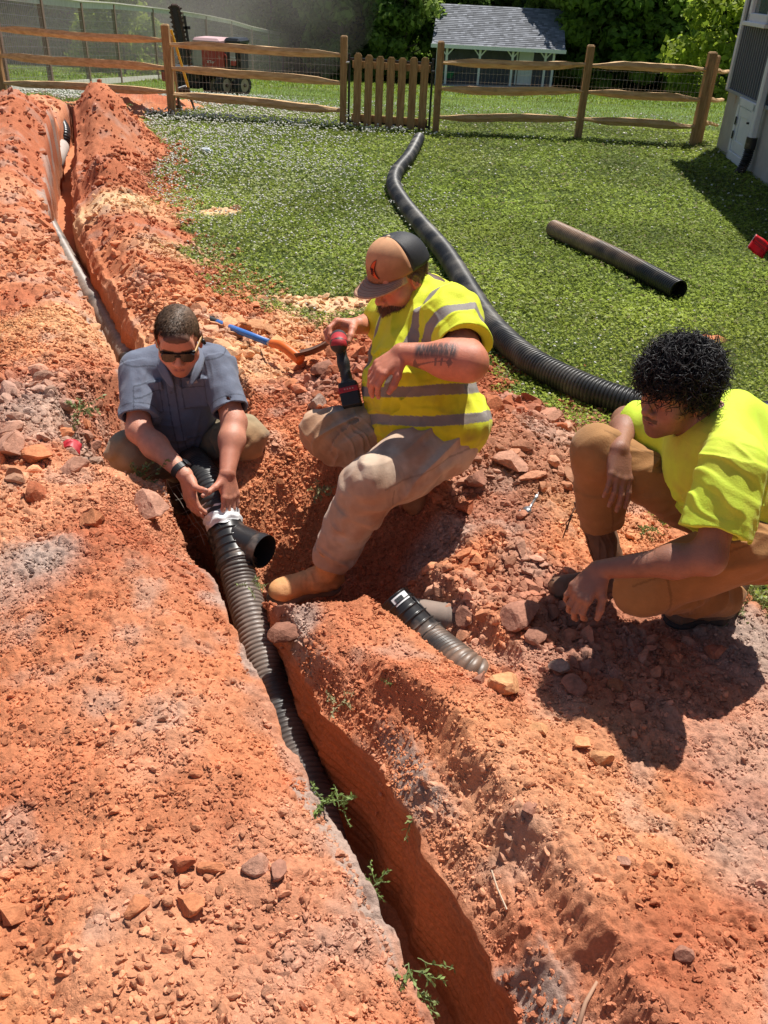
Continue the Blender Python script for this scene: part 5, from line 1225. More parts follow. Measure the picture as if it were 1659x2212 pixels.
    def scf(V):
        q=V-pe;h_=q@sp;lat=q@sh;fw=q@fr;n=fbm(V,5,3,3);n2=fbm(V,14,3,13)
        c=YG*(1+.12*n[:,None])+0*V
        low=(1-sst(.05,.30,h_+.05*n))*sst(-.10,.10,fw);c=c+(YD-c)*(low*.75)[:,None]
        st=np.clip(n2-.15,0,1)*2*(1-sst(.0,.30,h_));c=c+(np.array([.36,.25,.05])-c)*(st*.6)[:,None]
        arm=np.maximum(((V-SN)@dN),0)
        onarm=((V-SN)@dN>.03)&(np.linalg.norm(np.cross(V-SN,dN),axis=1)<.125)&(lat>.10)
        b1=(np.abs(h_-.150+.012*n)<.019)&~onarm;b2=(np.abs(h_-.040+.015*n)<.019)&~onarm
        v1=(np.abs(np.abs(lat)-.115)<.019)&(h_>.145)&~onarm&(fw>-.5)
        a1=onarm&(np.abs(((V-SN)@dN)-.085)<.022)
        m=b1|b2|v1|a1;g=GR*(1+.15*n2[:,None])+np.array([.06,.06,.06]);dirt=np.clip(.4-h_*1.2+n,0,1)[:,None]*.5*(fw>0)[:,None];g=g+(np.array([.26,.17,.10])-g)*dirt
        c=np.where(m[:,None],g,c);return np.clip(c,.01,.95)
    body('shirt',s,.0034,M['hivis'],a,scf,both(folds(.016,10,7,nrm(sp+.5*sh),.25),localfold([(eN,.12,dN,.04,.005),(SN,.12,nrm(sh+sp),.035,.005),(pe+fr*.1,.2,sp,.05,.008),(lerp(ch,be,.4)+fr*.15,.15,nrm(sp+fr*.3),.05,.007)])))
    # trousers
    t=[el(pe-sp*.03,(.20,.17,.13),Rt,.06),rc(hN,lerp(hN,KN,.55),.118,.102,.06),rc(lerp(hN,KN,.5),KN,.110,.088,.05),rc(hF,KF,.118,.088,.06),rc(KN,lerp(KN,AN,.5),.086,.082,.04),cc(lerp(KN,AN,.3),lerp(KN,AN,.95),.084,.070,.03),
       rc(KF,lerp(KF,AF,.5),.084,.078,.03),rc(lerp(KF,AF,.5),AF,.078,.060,.04),cc(lerp(KN,AN,.90),lerp(KN,AN,1.02),.062,.066,.003,'s')]
    def tcf(V):
        n=fbm(V,4,4,5)[:,None];n2=fbm(V,11,3,15)[:,None];c=np.array([.66,.54,.42])*(1+.12*n)+0*V;c=c+(np.array([.42,.19,.09])-c)*np.clip(n*1.4+.3,0,1)*.6
        c=c+(np.array([.22,.15,.11])-c)*np.clip(n2-.35,0,1)*1.6
        c=paint(c,V,KF+np.array([-.06,-.03,-.02]),.12,(.50,.24,.10),.6,.75);c=paint(c,V,KN+np.array([0,-.05,-.06]),.11,(.46,.22,.10),.6,.5)
        c=paint(c,V,lerp(KN,AN,.12)-_f*.07+_r*.05,.016,(.05,.04,.035),.3,.9);c=seamline(c,V,hN,KN,-_f*.8-_u*.35);c=seamline(c,V,KN,AN,-_f*.5+_r*.8);c=c+(np.array([.40,.20,.11])-c)*np.clip(fbm(V,8,4,61)*2-.25,0,.55)[:,None];return c
    body('trousers',t,.0036,M['cloth'],a,tcf,both(folds(.015,11,19,KN-hN),localfold([(lerp(hF,KF,.55)-_f*.06,.13,nrm(_r*.8+_u*.6),.035,.005),(lerp(KN,AN,.9),.09,AN-KN,.035,.010),(hN+fr*.10,.13,nrm(KN-hN),.05,.007),(lerp(hN,KN,.92),.08,nrm(KN-hN),.04,.005)])))
    # boots
    boot('boot',a,lerp(KN,AN,.97),P(735,1258,3.26)-np.array([0,0,.02]),P(578,1297,3.18)-np.array([0,0,.0]),np.array([0,0,1]),(.66,.33,.14),(.16,.11,.08),.07,1.06)
    hl=P(905,1102,3.44);boot('boot',a,AF,P(918,1112,3.42),P(925,1035,3.66),nrm(-_r*.3+_u*.4+_f*.3),(.40,.17,.07),(.20,.13,.09),.05,1.0)
    # cap
    cp=H0
    def capd(x,y,z):return cp.w(x,y,z)
    n=48;m=14;V=[];C=[]
    rx,ry,rzc=.094,.115,.108;zc0=.034
    TAN=np.array([.58,.30,.155]);BLK=np.array([.022,.022,.026])
    base_pts=[]
    for i in range(m+1):
        ph=i/m*math.pi/2
        for k in range(n):
            th=k*2*math.pi/n;cx_,sy_=math.cos(th),math.sin(th)
            f_=max(0,sy_);rise=1+.10*f_*math.sin(ph*1.6)
            rr=math.cos(ph)**.72
            x=rx*cx_*rr;y=-.014+ry*sy_*rr*(1);z=zc0+(.006 if i==0 else 0)+rzc*math.sin(ph)**.9*(1.0)*rise-.018*(sy_<0)*(1-i/m)*abs(sy_)
            V.append(capd(x,y,z))
    NV=len(V)
    F=[[i*n+k,i*n+(k+1)%n,(i+1)*n+(k+1)%n,(i+1)*n+k] for i in range(m) for k in range(n)]
    isf=np.array([ (k%n)*2*math.pi/n for k in range(NV)]);
    fr_mask=[(math.sin(k*2*math.pi/n)>.10) for k in range(n)]
    for fm_,nm,mt in((True,'front_panel','tan'),(False,'mesh_back','black')):
        ff_=[f for f in F if (fr_mask[f[0]%n] and fr_mask[f[1]%n])==fm_]
        vv=np.array(V);cc_=np.tile(TAN if fm_ else BLK,(NV,1))
        if fm_:
            nn=fbm(vv,22,3,7)[:,None];L=cp.loc(vv);cc_=cc_*(1+.22*nn);sweat=(1-sst(.07,.11,L[:,2]+.01*nn[:,0]))[:,None];cc_=cc_+(np.array([.30,.115,.055])-cc_)*sweat*.75
        o=mesh_np(nm,vv,np.array(ff_),M['cap_tan'] if fm_ else M['cap_mesh'],None,col=cc_)
        used=sorted({i for f in ff_ for i in f});
        if fm_: cap=o;cap.name='cap'
        else: back=o
        md=o.modifiers.new('s','SOLIDIFY');md.thickness=.003
        o2=np.array(parent_world(a))
        o.data.transform(Matrix.Translation([-float(q) for q in o2]));o.parent=a if fm_ else None
    back.parent=cap
    # brim
    V=[];nb_=24;mm=8
    for j in range(mm+1):
        for k in range(nb_+1):
            t=(k/nb_-.5)*2;th=t*1.18;ri=1.0;ex=.072*(1-abs(t)**3.2)*(j/mm);x=math.sin(th)*rx*.99*(1+.35*ex/.09*.55);y=-.014+math.cos(th)*ry*.99+ex*1.02
            z=zc0+.006-.10*ex-.020*(t*t)*(j/mm)*1.2;V.append(cp.w(x,y,z))
    F=[[j*(nb_+1)+k,j*(nb_+1)+k+1,(j+1)*(nb_+1)+k+1,(j+1)*(nb_+1)+k] for j in range(mm) for k in range(nb_)]
    vv=np.array(V);nn=fbm(vv,25,3,9)[:,None];J=np.repeat(np.arange(mm+1),nb_+1)/mm
    cc_=np.array([.56,.33,.22])*(1+.15*nn)+0*vv;cc_=cc_+(np.array([.36,.21,.15])-cc_)*(sst(.9,.2,J)[:,None]*.35)
    br=mesh_np('brim',vv,np.array(F),M['cap_tan'],cap,col=cc_);md=br.modifiers.new('s','SOLIDIFY');md.thickness=.004
    st=MB()
    for j in(1.5,3,4.5,6,7.3):
        pts=[]
        for k in range(nb_+1):
            t=(k/nb_-.5)*2*.93;th=t*1.18;ex=.072*(1-abs(t)**3.2)*(j/mm);x=math.sin(th)*rx*.99*(1+.35*ex/.09*.55);y=-.014+math.cos(th)*ry*.99+ex*1.02;z=zc0+.0085-.10*ex-.020*(t*t)*(j/mm)*1.2;pts.append(cp.w(x,y,z))
        st.tube(pts,.0006,4)
    st.build('stitching',mat('brown_thread',(.22,.10,.06),rough=.8),br)
    MB().tube([cp.w(0,-.014,zc0+rzc*1.0),cp.w(0,-.014,zc0+rzc*1.0+.006)],[.009,.006],12).build('cap_button',mat('cap_button',(.62,.45,.30),rough=.7),cap,smooth=True)
    # crescent emblem on the front panel
    def surf(th,zz,off):
        t=min(.999,max(0,zz/(rzc)));ph=math.asin(t**(1/.9)) if t<1 else math.pi/2
        f_=max(0,math.cos(th));rise=1+.10*f_*math.sin(ph*1.6);rr=math.cos(ph)**.72
        return cp.w(math.sin(th)*(rx*rr+off),-.014+math.cos(th)*(ry*rr+off),zc0+rzc*math.sin(ph)**.9*rise)
    def cres(name,grow,off,mt,par):
        pts=[];k=14
        for i in range(k+1):
            u=i/k*2-1;outer=-(.42+grow)*(1-u*u)**.55;inner=-(.13-grow*.8)*(1-u*u);pts.append((u*(1+grow*.5),outer,inner))
        m_=MB();V=[]
        for (u,o_,i_) in pts:
            for f2 in (o_,lerp(o_,i_,.5),i_):
                V.append(surf(-.30-float(f2)*.62-.06*abs(u),.050+u*.026,off))
        m_.add(V,[[i*3+j,i*3+j+1,(i+1)*3+j+1,(i+1)*3+j] for i in range(k) for j in range(2)]);o=m_.build(name,mt,par,smooth=True);return o
    e1=cres('emblem',.06,.003,mat('emblem_edge',(.10,.015,.01),rough=.6),cap);e2=cres('emblem_fill',0,.0045,mat('emblem_orange',(.72,.09,.015),rough=.6),e1)
    lm=MB()
    def arc(pts): lm.tube([surf(-.30-a_*.62,.050+b_,.0065) for a_,b_ in pts],.0011,5)
    arc([(-.36,.010),(-.30,-.004),(-.33,-.010)]);arc([(-.26,.007),(-.20,.003),(-.14,.004)]);arc([(-.27,-.002),(-.18,-.003),(-.13,-.001)]);arc([(-.26,.008),(-.27,-.008),(-.20,-.014)]);arc([(-.34,.004),(-.26,.001)]);arc([(-.22,.006),(-.20,-.008)])
    lm.build('emblem_script',mat('emblem_dark',(.05,.012,.012),rough=.6),e1)
    # impact driver in his right hand
    dr=thing('impact_driver','red and black cordless impact driver held in the hand of the seated man','power tool',P(740,790,3.22))
    mc=P(732,744,3.16);md_=nrm(_f*.80+_u*.38+_r*-.05);b0=mc;b1=mc+md_*.13
    mr=[rc(b0,b0+md_*.09,.033,.033,.01),rc(b0+md_*.08,b1,.028,.020,.01)]
    hd0=mc+md_*.045;hb=P(752,832,3.20);dn=nrm(hb-hd0);sx_=nrm(np.cross(dn,md_));Rh_=np.stack([sx_,np.cross(dn,sx_),dn],1)
    BK=np.array([.022,.021,.022]);RD=np.array([.42,.022,.03])
    def dcf(V):
        c=BK+0*V;q=V-mc;al=q@md_;u_=q@_u
        red_=((al<-.012)&(np.abs(u_-.002)<.012))|((al>-.014)&(al<.06)&((q@_u)>.016));c[red_]=RD
        return c*(1+.3*fbm(V,30,2,3)[:,None])
    M['tool']=mat('tool_plastic',None,attr=True,scale=50,vary=.15,rough=.5,bump=.001,bscale=200)
    body('motor_body',mr,.0022,M['tool'],dr,dcf)
    body('handle',[rc(hd0,lerp(hd0,hb,.5),.022,.019,.02),rc(lerp(hd0,hb,.5),hb,.019,.022,.02),bx(hb+dn*.004,(.036,.042,.013),Rh_,.02,r=.01)],.0022,M['tool'],dr,lambda V:np.tile(BK,(len(V),1)))
    body('battery_foot',[bx(hb+dn*.022,(.038,.046,.012),Rh_,.01,r=.006)],.0022,M['tool'],dr,lambda V:np.tile(RD,(len(V),1))*(1+.2*fbm(V,60,2,1)[:,None]))
    bt=body('battery',[bx(hb+dn*.056,(.036,.046,.027),Rh_,.01,r=.006)],.0022,M['tool'],dr,lambda V:np.tile(BK*.7,(len(V),1)))
    gl=MB()
    for k in range(4): gl.bbox(hb+dn*.020-_f*.0+(-.015+.010*k)*nrm(_r+.2*_u)+nrm(-_f)*.048,(.0045,.003,.006),.001,Rh_)
    gl.build('charge_lights',mat('fuel_marks',(.5,.35,.33),rough=.5),bt)
    MB().tube([b1,b1+md_*.03,b1+md_*.06],[.010,.008,.004],8).build('chuck',M['galv'],dr)
    return a
def seamline(c,V,a,b,vd,w=.0034,k=.72):
    d=nrm(b-a);v=nrm(vd-d*np.dot(vd,d));n=np.cross(d,v);q=V-a;t=(q@d)/np.linalg.norm(b-a);m=(np.abs(q@n)<w)&(q@v>.03)&(t>-.1)&(t<1.05);c=c.copy();c[m]*=k;return c
M['cap_tan']=mat('cap_cotton',None,attr=True,scale=50,vary=.06,rough=.85,bump=.0006,bscale=300);M['cap_mesh']=mat('cap_net',None,attr=True,scale=300,vary=.3,rough=.6,bump=.0012,bscale=420)
# ================================================================ squatting man with curly hair
def person_c():
    H0=Head(P(1464,850,2.44),cb(-.06,.84,.54),cb(-.90,-.36,.30),1.03)
    nb=P(1542,915,2.50);SN=P(1588,1005,2.30);SF=P(1452,945,2.68);ch=P(1545,1000,2.53);be=P(1592,1085,2.58);pe=P(1625,1150,2.62)
    EN=P(1530,1205,2.30);WN=P(1296,1230,2.44);EF=P(1352,908,2.84);WF=P(1338,968,2.62)
    hN=P(1610,1185,2.48);hF=P(1560,1120,2.70);KN=P(1392,1262,2.62);AN=P(1560,1292,2.84);KF=P(1290,975,2.70);AF=P(1306,1195,2.96)
    a=thing('person','young man with curly black hair in a yellow green t-shirt squatting on the dirt','person',(pe[0],pe[1],pe[2]))
    sh=nrm(SN-SF);sp=nrm(nb-pe);fr=nrm(np.cross(sp,sh))
    if fr@_r>0: fr=-fr
    Rt=np.stack([sh,fr,np.cross(fr,sh)],1)
    hF_,tF=hand(WF,nrm(-_u*.98-_r*.02-_f*.10),nrm(_f*.92-_u*.05-_r*.3),nrm(_r*.9+_f*.2),1.0,[(10,14,8),(12,16,10),(14,18,10),(14,16,10)],(4,1,-2,-6),[(.75,.55,.25),(.92,.22,.25),(.95,.05,.25)],1.0)
    hN_,tN=hand(WN,nrm(-_r*.62-_u*.76-_f*.0),nrm(_f*.75+_r*.45-_u*.3),nrm(_r*.45-_u*.55-_f*.3),1.0,[(32,42,22),(28,40,22),(26,38,22),(24,34,20)],(4,1,-2,-6),[(.72,.60,.25),(.88,.35,.35),(.90,.20,.40)],1.0)
    it=H0.items(1.0,neck=nb,nr=.056)
    it+=[el(ch,(.15,.10,.16),Rt,.05),rc(nb,SN,.05,.05,.04),rc(nb,SF,.05,.05,.04),rc(SN,EN,.046,.043),rc(SF,EF,.046,.040),
         rc(EN,lerp(EN,WN,.3),.043,.044,.03),rc(lerp(EN,WN,.3),WN,.043,.027,.03),rc(EF,lerp(EF,WF,.35),.042,.042,.03),rc(lerp(EF,WF,.35),WF,.041,.027,.03)]+hN_+hF_
    base=(.33,.155,.10);red=(.30,.11,.07)
    def cf(V):
        c=skincol(V,base,red,H0,(.30,.12,.09));L=H0.loc(V);x,y,z=L.T;on=np.linalg.norm(L,axis=1)<.16
        br=on&((np.abs(np.abs(x)-.032)<.021)&(np.abs(z-.025)<.006)&(y>.06));c[br]=(.03,.02,.015)
        mo=on&(np.abs(x)<.030)&(np.abs(z+.049+.15*np.abs(x))<.006)&(y>.07);c[mo]=c[mo]*.25+np.array([.03,.018,.012])*.8
        bd=on*(1-sst(.7,1.3,np.sqrt((x/.05)**2+((z+.10)/.035)**2)))*(y>.0);c=c*(1-.35*bd[:,None])
        for t in tN+tF: c=paint(c,V,t,.008,(.46,.26,.19),.4,.5)
        return np.clip(c,.01,.9)
    body('body',it,.0026,M['skin'],a,cf)
    # dark undercap and curls
    w=H0.w;R=H0.R
    cap_=[el(w(0,-.010,.052),np.array([.086,.103,.090]),R,.02),el(w(0,-.05,-.005),np.array([.082,.075,.07]),R,.03),el(w(0,.125,-.045),(.12,.085,.075),R,.02,'s'),rc(w(-.09,.04,-.02),w(.09,.04,-.02),.032,.032,.01,'s')]
    hb=body('hair',cap_,.004,M['hair'],a,lambda V:np.tile(np.array([.010,.009,.010]),(len(V),1)),lambda p:(.010*vnoise(p*45)+.006*vnoise(p*90)).astype(np.float32))
    rng=np.random.default_rng(8);n=3300;d=nrm_rows(rng.normal(size=(n*2,3)));pos=np.array([0,-.008,.052])+d*np.array([.083,.102,.087]);x,y,z=pos.T
    keep=(z>np.where(y>.03,.050,np.where(y>-.02,.0,-.06)))|((y>.03)&(z>.03)&(rng.random(len(z))<.4));pos=pos[keep][:n];d=d[keep][:n];n=len(pos)
    Wp=H0.C+(pos*H0.s)@R.T;N=nrm_rows(d/np.array([.088,.106,.098]))@R.T
    T1=nrm_rows(np.cross(N,rng.normal(size=(n,3))));T2=np.cross(N,T1);seg=26;V=[];C=[]
    fo=R@np.array([0,.5,0]);ax=nrm_rows(N*rng.uniform(.15,.75,(n,1))+T1*.8+fo[None]*.35+np.array([0,0,-.25]));b1=nrm_rows(np.cross(ax,N)+1e-3);b2=np.cross(ax,b1)
    Lh=rng.uniform(.026,.060,(n,1))*(1+.35*(d[:,2:3]>.3));cr=rng.uniform(.007,.0165,(n,1));tr_=rng.uniform(.55,1.35,(n,1));ph=rng.random((n,1))*6.28;pts=[]
    for k in range(seg):
        t=k/(seg-1);an=ph+t*tr_*6.283;rad_=cr*(.35+.65*min(1,t*3));pts.append(Wp+ax*Lh*t+N*.004+(b1*np.cos(an)+b2*np.sin(an))*rad_+np.array([0,0,-.006])*t*t)
    pts=np.stack(pts,1);tg_=np.gradient(pts,axis=1);tg_/=np.linalg.norm(tg_,axis=2,keepdims=True)+1e-9
    u=np.cross(tg_,N[:,None,:]);u/=np.linalg.norm(u,axis=2,keepdims=True)+1e-9;v=np.cross(tg_,u)
    tt=np.linspace(0,1,seg)[None,:,None];wr=.0019*(1-.8*tt**2);ring=[pts+(u*math.cos(q)+v*math.sin(q))*wr for q in(0,2.09,4.19)]
    VV=np.stack(ring,2).reshape(-1,3);b=(np.arange(n)*seg*3)[:,None,None];k=(np.arange(seg-1)*3)[None,:,None];j=np.arange(3)[None,None];j2=(j+1)%3
    F=np.stack([b+k+j,b+k+j2,b+k+3+j2,b+k+3+j],-1).reshape(-1,4)
    mesh_np('curls',VV,F,M['hair'],hb,col=np.repeat(np.array([.014,.013,.015])*rng.uniform(.6,1.7,(n,1)),seg*3,0))
    # shirt
    eN=lerp(SN,EN,.72);dN=nrm(EN-SN);eF=lerp(SF,EF,.78);dF=nrm(EF-SF)
    s=[el(ch,(.175,.14,.165),Rt,.06),el(be,(.165,.145,.14),Rt,.07),el(lerp(be,pe,.9),(.17,.15,.10),Rt,.05),rc(lerp(nb,SN,.12),SN,.062,.068,.05),rc(lerp(nb,SF,.12),SF,.062,.066,.05),rc(P(1585,905,2.55),P(1665,975,2.62),.085,.11,.06),
       rc(SN,lerp(SN,EN,.45),.072,.078,.05),cc(lerp(SN,EN,.05),eN,.076,.092,.03),rc(SF,lerp(SF,EF,.4),.070,.072,.04),cc(SF,eF,.070,.074,.02),
       cc(eN-dN*.06,eN+dN*.06,.072,.080,.004,'s'),cc(eF-dF*.05,eF+dF*.05,.064,.070,.004,'s'),rc(H0.w(0,-.02,-.07),nb+fr*.03+sp*.02,.062,.062,.008,'s'),bx(pe-sp*.15,(.4,.4,.07),Rt,.004,'s')]
    pkc=ch+Rt@np.array([.10,.125,-.035])
    YG=np.array([.66,.86,.06])
    def scf(V):
        q=V-pe;h_=q@sp;n=fbm(V,4,3,3)[:,None];c=YG*(1+.08*n)+0*V;di=np.clip(fbm(V,7,4,23)-.05,0,1)[:,None];c=c+(np.array([.62,.50,.08])-c)*di*.9*(((q@fr)>-.02)[:,None]);return np.clip(c,.01,.95)
    body('shirt',s,.0034,M['hivis'],a,scf,both(folds(.009,10,27,nrm(dN+.4*sh)),localfold([(lerp(SN,eN,.2)+fr*.03,.10,nrm(dN+fr*.6),.034,.006),(be+fr*.1,.13,sp,.05,.008),(lerp(SN,eN,.6),.07,nrm(fr+dN*.3),.04,.003)])))
    pk=MB();pr=[(-.045,-.05),(.045,-.05),(.045,.035),(.02,.028),(-.02,.022),(-.045,.035)]
    cR=nrm(P(1505,1090,2.3)-P(1505,1060,2.3))
    o0=P(1500,1062,2.36)
    # chest pocket label
    MB().bbox(P(1497,1080,2.315),(.032,.003,.012),.001,rotm(nrm(-_f*.9-_r*.35),nrm(_r))@np.array([[1,0,0],[0,0,-1],[0,1,0]])).build('pocket_label',mat('maroon_label',(.06,.012,.02),rough=.7),a)
    # trousers
    t=[el(pe-sp*.04,(.155,.13,.11),Rt,.05),rc(hN,KN,.096,.086,.05),rc(hF,KF,.095,.082,.05),rc(KN,AN,.082,.066,.03),rc(KF,lerp(KF,AF,.5),.080,.076,.03),cc(lerp(KF,AF,.3),lerp(KF,AF,.66),.078,.070,.02)]
    def tcf(V):
        n=fbm(V,5,3,5)[:,None];c=np.array([.34,.165,.060])*(1+.14*n)+0*V;c=paint(c,V,KN+np.array([-.05,-.03,.0]),.10,(.46,.25,.10),.6,.7);c=paint(c,V,KF+np.array([0,0,.04]),.09,(.42,.22,.09),.6,.6);c=seamline(c,V,hN,KN,-_f+_u*.25);c=seamline(c,V,KF,AF,-_f+_r*.1);c=seamline(c,V,hF,KF,-_f+_u*.9);return c*(1+.10*fbm(V,18,3,77)[:,None])
    body('trousers',t,.0036,M['cloth'],a,tcf,both(folds(.015,11,39,KN-hN),localfold([(lerp(KF,AF,.72),.07,AF-KF,.035,.007),(lerp(KN,AN,.35),.10,nrm(_r+.3*_u),.035,.007),(lerp(hF,KF,.3),.12,nrm(_r-_u),.04,.006)])))
    pass
    boot('boot',a,lerp(KF,AF,.92),P(1350,1278,2.98),P(1178,1288,2.95),np.array([0,0,1]),(.17,.09,.055),(.06,.045,.035),.17,1.0,True)
    boot('boot',a,lerp(KN,AN,1.0),P(1570,1332,2.86),P(1432,1340,2.84),np.array([0,0,1]),(.13,.08,.055),(.05,.04,.035),.10,1.0,True)
    return a
if 'A' in WHO: person_a();print('A',time.time()-T0)
if 'B' in WHO: person_b();print('B',time.time()-T0)
if 'C' in WHO: person_c();print('C',time.time()-T0)
# ---------------------------------------------------------------- corrugated pipes and fittings
M['pipe_attr']=mat('dusty_black_pipe',None,attr=True,scale=18,vary=.25,rough=.42,bump=.0006,bscale=70)
def corr(name,ctrl,od,parent=None,pitch=.0185,depth=.0065,colf=None,mat_=None,n=36,open0=False,open1=False,wob=.0):
    p,s=spline(ctrl,pitch/8);ph=(s/pitch)%1
    prof=np.abs(np.sin(np.pi*ph))**.55
    r=od/2-depth*(1-prof);m=MB();m.tube(p,r,n,cap=False);V=np.concatenate(m.V);S=np.repeat(s/s[-1],n)
    col=None
    if colf: col=np.clip(colf(V,S,np.repeat(prof,n)),.004,.9)
    o=m.build(name,mat_ or M['pipe_attr'],parent,smooth=True,col=col)
    for op,idx in((open0,0),(open1,-1)):
        if op:
            a=p[idx];b=p[idx+ (10 if idx==0 else -10)];b=a+(b-a)/np.linalg.norm(b-a)*.10
            q=MB();q.tube([a,lerp(a,b,.5),b],od/2-.010,n,cap=False);
            F=frames(p);u,v=F[idx];th=np.linspace(0,2*np.pi,n,endpoint=False);ring=np.cos(th)[:,None]*u+np.sin(th)[:,None]*v
            VV=np.vstack([a+ring*(od/2-.010),a+ring*(od/2-depth*.3)]);q.add(VV,[[k,(k+1)%n,n+(k+1)%n,n+k] for k in range(n)])
            q.add(np.vstack([b+ring*(od/2-.010),b]),None,[[k,(k+1)%n,n] for k in range(n)])
            q.build('open_end',M['black_in'],o,smooth=True)
    return o
def black(V,S,pr,mud_sheen=.35,mc=(.30,.17,.11)):
    n=fbm(V,7,3,3);c=np.tile(np.array([.030,.030,.031]),(len(V),1));m=np.clip(mud_sheen+n*1.3,0,1)*(.35+.65*pr)*.8;return c+(np.array(mc)-c)*m[:,None]
# drain pipe in the trench below the fitting
OD=.130
near=[P(508,1212,3.20),P(520,1262,3.16),P(540,1330,3.08),P(566,1420,2.98),P(597,1520,2.86),P(632,1620,2.74),P(672,1715,2.62),(XL(1.25)+.06,1.25,-.44),(XL(.9)+.05,.9,-.46),(XL(.5)+.05,.5,-.46)]
near=[np.array(q) for q in near]
tag(corr('drain_pipe',near,OD,colf=lambda V,S,p:black(V,S,p,.30,(.30,.23,.19)),n=40),'black corrugated drain pipe running down the trench towards the camera below the fitting','drain pipe')  # grey coat here is dust plus sun sheen painted into the colour
up=[P(478,1118,3.29),P(464,1080,3.31),P(446,1038,3.38),P(420,1000,3.56),P(398,968,3.76),P(365,925,4.0)]
upf=[G(px,py,z) for px,py,z in((262,748,-.26),(205,655,-.25),(165,590,-.25),(122,510,-.27),(84,440,-.24),(60,400,-.28))]
tag(corr('drain_pipe',up+upf,OD,colf=lambda V,S,p:np.where((S>.30)[:,None],black(V,S,p,.95,(.36,.29,.24)),black(V,S,p,.0)),n=36),'corrugated drain pipe gripped by the kneeling man, dusty grey in the far trench','drain pipe')
def smooth_tube(name,pts,rad,mat_,parent,n=40,col=None,cap=False):
    m=MB();m.tube(pts,rad,n,cap=cap);return m.build(name,mat_,parent,smooth=True)
def fitting(name,label,a,b,r,ba,bb,br,mat_b=None):
    """barrel a..b with ribs, branch ba..bb open at bb"""
    t=thing(name,label,'pipe fitting',lerp(a,b,.5));L=np.linalg.norm(b-a);d=(b-a)/L
    s=np.linspace(0,L,90);R_=np.full(90,r)
    for k in range(1,int(L/.034)+1): R_=R_+.0065*np.exp(-((s-k*.034)/.0022)**2)
    R_=R_+.006*sst(L-.05,L-.03,s);R_[-4:]=[r+.004,r+.002,r-.004,r-.012];R_[:3]=[r-.008,r,r+.003]
    smooth_tube('barrel',a+d*s[:,None],R_,M['fitting'],t)
    L2=np.linalg.norm(bb-ba);d2=(bb-ba)/L2;s=np.linspace(0,L2,90);R2=np.full(90,br)
    for k in range(1,int(L2/.034)): R2=R2+.0060*np.exp(-((s-L2+.004-k*.034)/.0022)**2)
    R2=R2+.005*sst(L2-.045,L2-.03,s)
    o=smooth_tube('branch',ba+d2*s[:,None],R2,mat_b or M['fitting'],t)
    m=MB();m.tube([bb,bb-d2*.09],[br-.0,br-.004],40,cap=False);F=frames(np.array([ba,bb]));th=np.linspace(0,6.2832,40,endpoint=False);ring=np.cos(th)[:,None]*F[-1][0]+np.sin(th)[:,None]*F[-1][1]
    m.add(np.vstack([bb+ring*(br),bb+ring*(br+.005)]),[[k,(k+1)%40,40+(k+1)%40,40+k] for k in range(40)]);m.add(np.vstack([bb-d2*.085+ring*(br-.003),bb-d2*.085]),None,[[k,(k+1)%40,40] for k in range(40)])
    m.build('open_end',M['black_in'],o,smooth=True)
    # the web between branch and barrel
    wb_=MB();c=lerp(ba,bb,.45);nrm_=nrm(np.cross(d,d2));
    if nrm_@_f>0:nrm_=-nrm_
    wb_.tube([ba+nrm_*r*1.02-d*.03,lerp(lerp(a,b,.75),c,.45)+nrm_*r*.80],.005,6);wb_.build('seam',M['fitting'],t,smooth=True)
    return t
a=P(487,1143,3.285);b=P(514,1232,3.195)
y1=fitting('wye_fitting','black plastic wye fitting with white tape joining the pipes, its open branch pointing right',a,b,.070,P(496,1158,3.27),P(571,1192,3.19),.061)
# tape wrap
d=nrm(P(480,1122,3.285)-P(464,1080,3.31));m=MB();c0=P(477,1113,3.30);s=np.linspace(-.045,.055,26);th=np.linspace(0,2*np.pi,72,endpoint=False);F=frames(np.array([c0,c0+d]))[0]
V=[]
for q in s:
    for t_ in th:
        r_=.0700+.0028*math.sin(q*210+.8*math.sin(t_*3))+.002*math.sin(t_*7+q*90)+(.010*max(0,math.sin(t_*1+2.4))**8)*(q>.005)
        V.append(c0+d*(q+.004*math.sin(t_*3)+.003*math.sin(t_*8))+(F[0]*math.cos(t_)+F[1]*math.sin(t_))*r_)
n=72;m.add(V,[[i*n+j,i*n+(j+1)%n,(i+1)*n+(j+1)%n,(i+1)*n+j] for i in range(25) for j in range(n)]);m.build('tape_wrap',M['tape'],y1,smooth=True)
# second fitting, half buried
a=P(848,1293,2.93);b=P(934,1392,2.88)
y2=fitting('wye_fitting','spare black wye fitting with a white sticker, half buried right of the orange boot',b*0+a,b,.062,P(890,1322,2.93),P(978,1337,2.97),.050,M['dusty_pipe'])
d=nrm(b-a);un=nrm(-_f*.75+_u*.65);un=nrm(un-d*np.dot(un,d));sd=np.cross(d,un)
st=MB();V=[]
for i in range(7):
    for j in range(2):
        an=-.55+i*.16;V.append(a+d*(.012+.030*j)+(un*math.cos(an)-sd*math.sin(an))*.0650)
st.add(V,[[i*2,i*2+1,i*2+3,i*2+2] for i in range(6)]);so_=st.build('sticker',M['white'],y2,smooth=True)
br_=MB()
for i in range(14):
    an=-.40+i*.036;c=a+d*.027+(un*math.cos(an)-sd*math.sin(an))*.0656;br_.beam(c-d*.009,c+d*.009,.0008+.0008*(i%3),.0006,un)
br_.build('barcode',M['black_metal'],so_)
pb=[b-d*.02,P(962,1412,2.80),P(1000,1442,2.72),P(1035,1468,2.72),P(1060,1490,2.80)]
tag(corr('drain_pipe',pb,.128,colf=lambda V,S,p:black(V,S,p,.28,(.26,.17,.12)),pitch=.017),'muddy corrugated pipe end disappearing into the soil below the spare wye fitting','drain pipe')
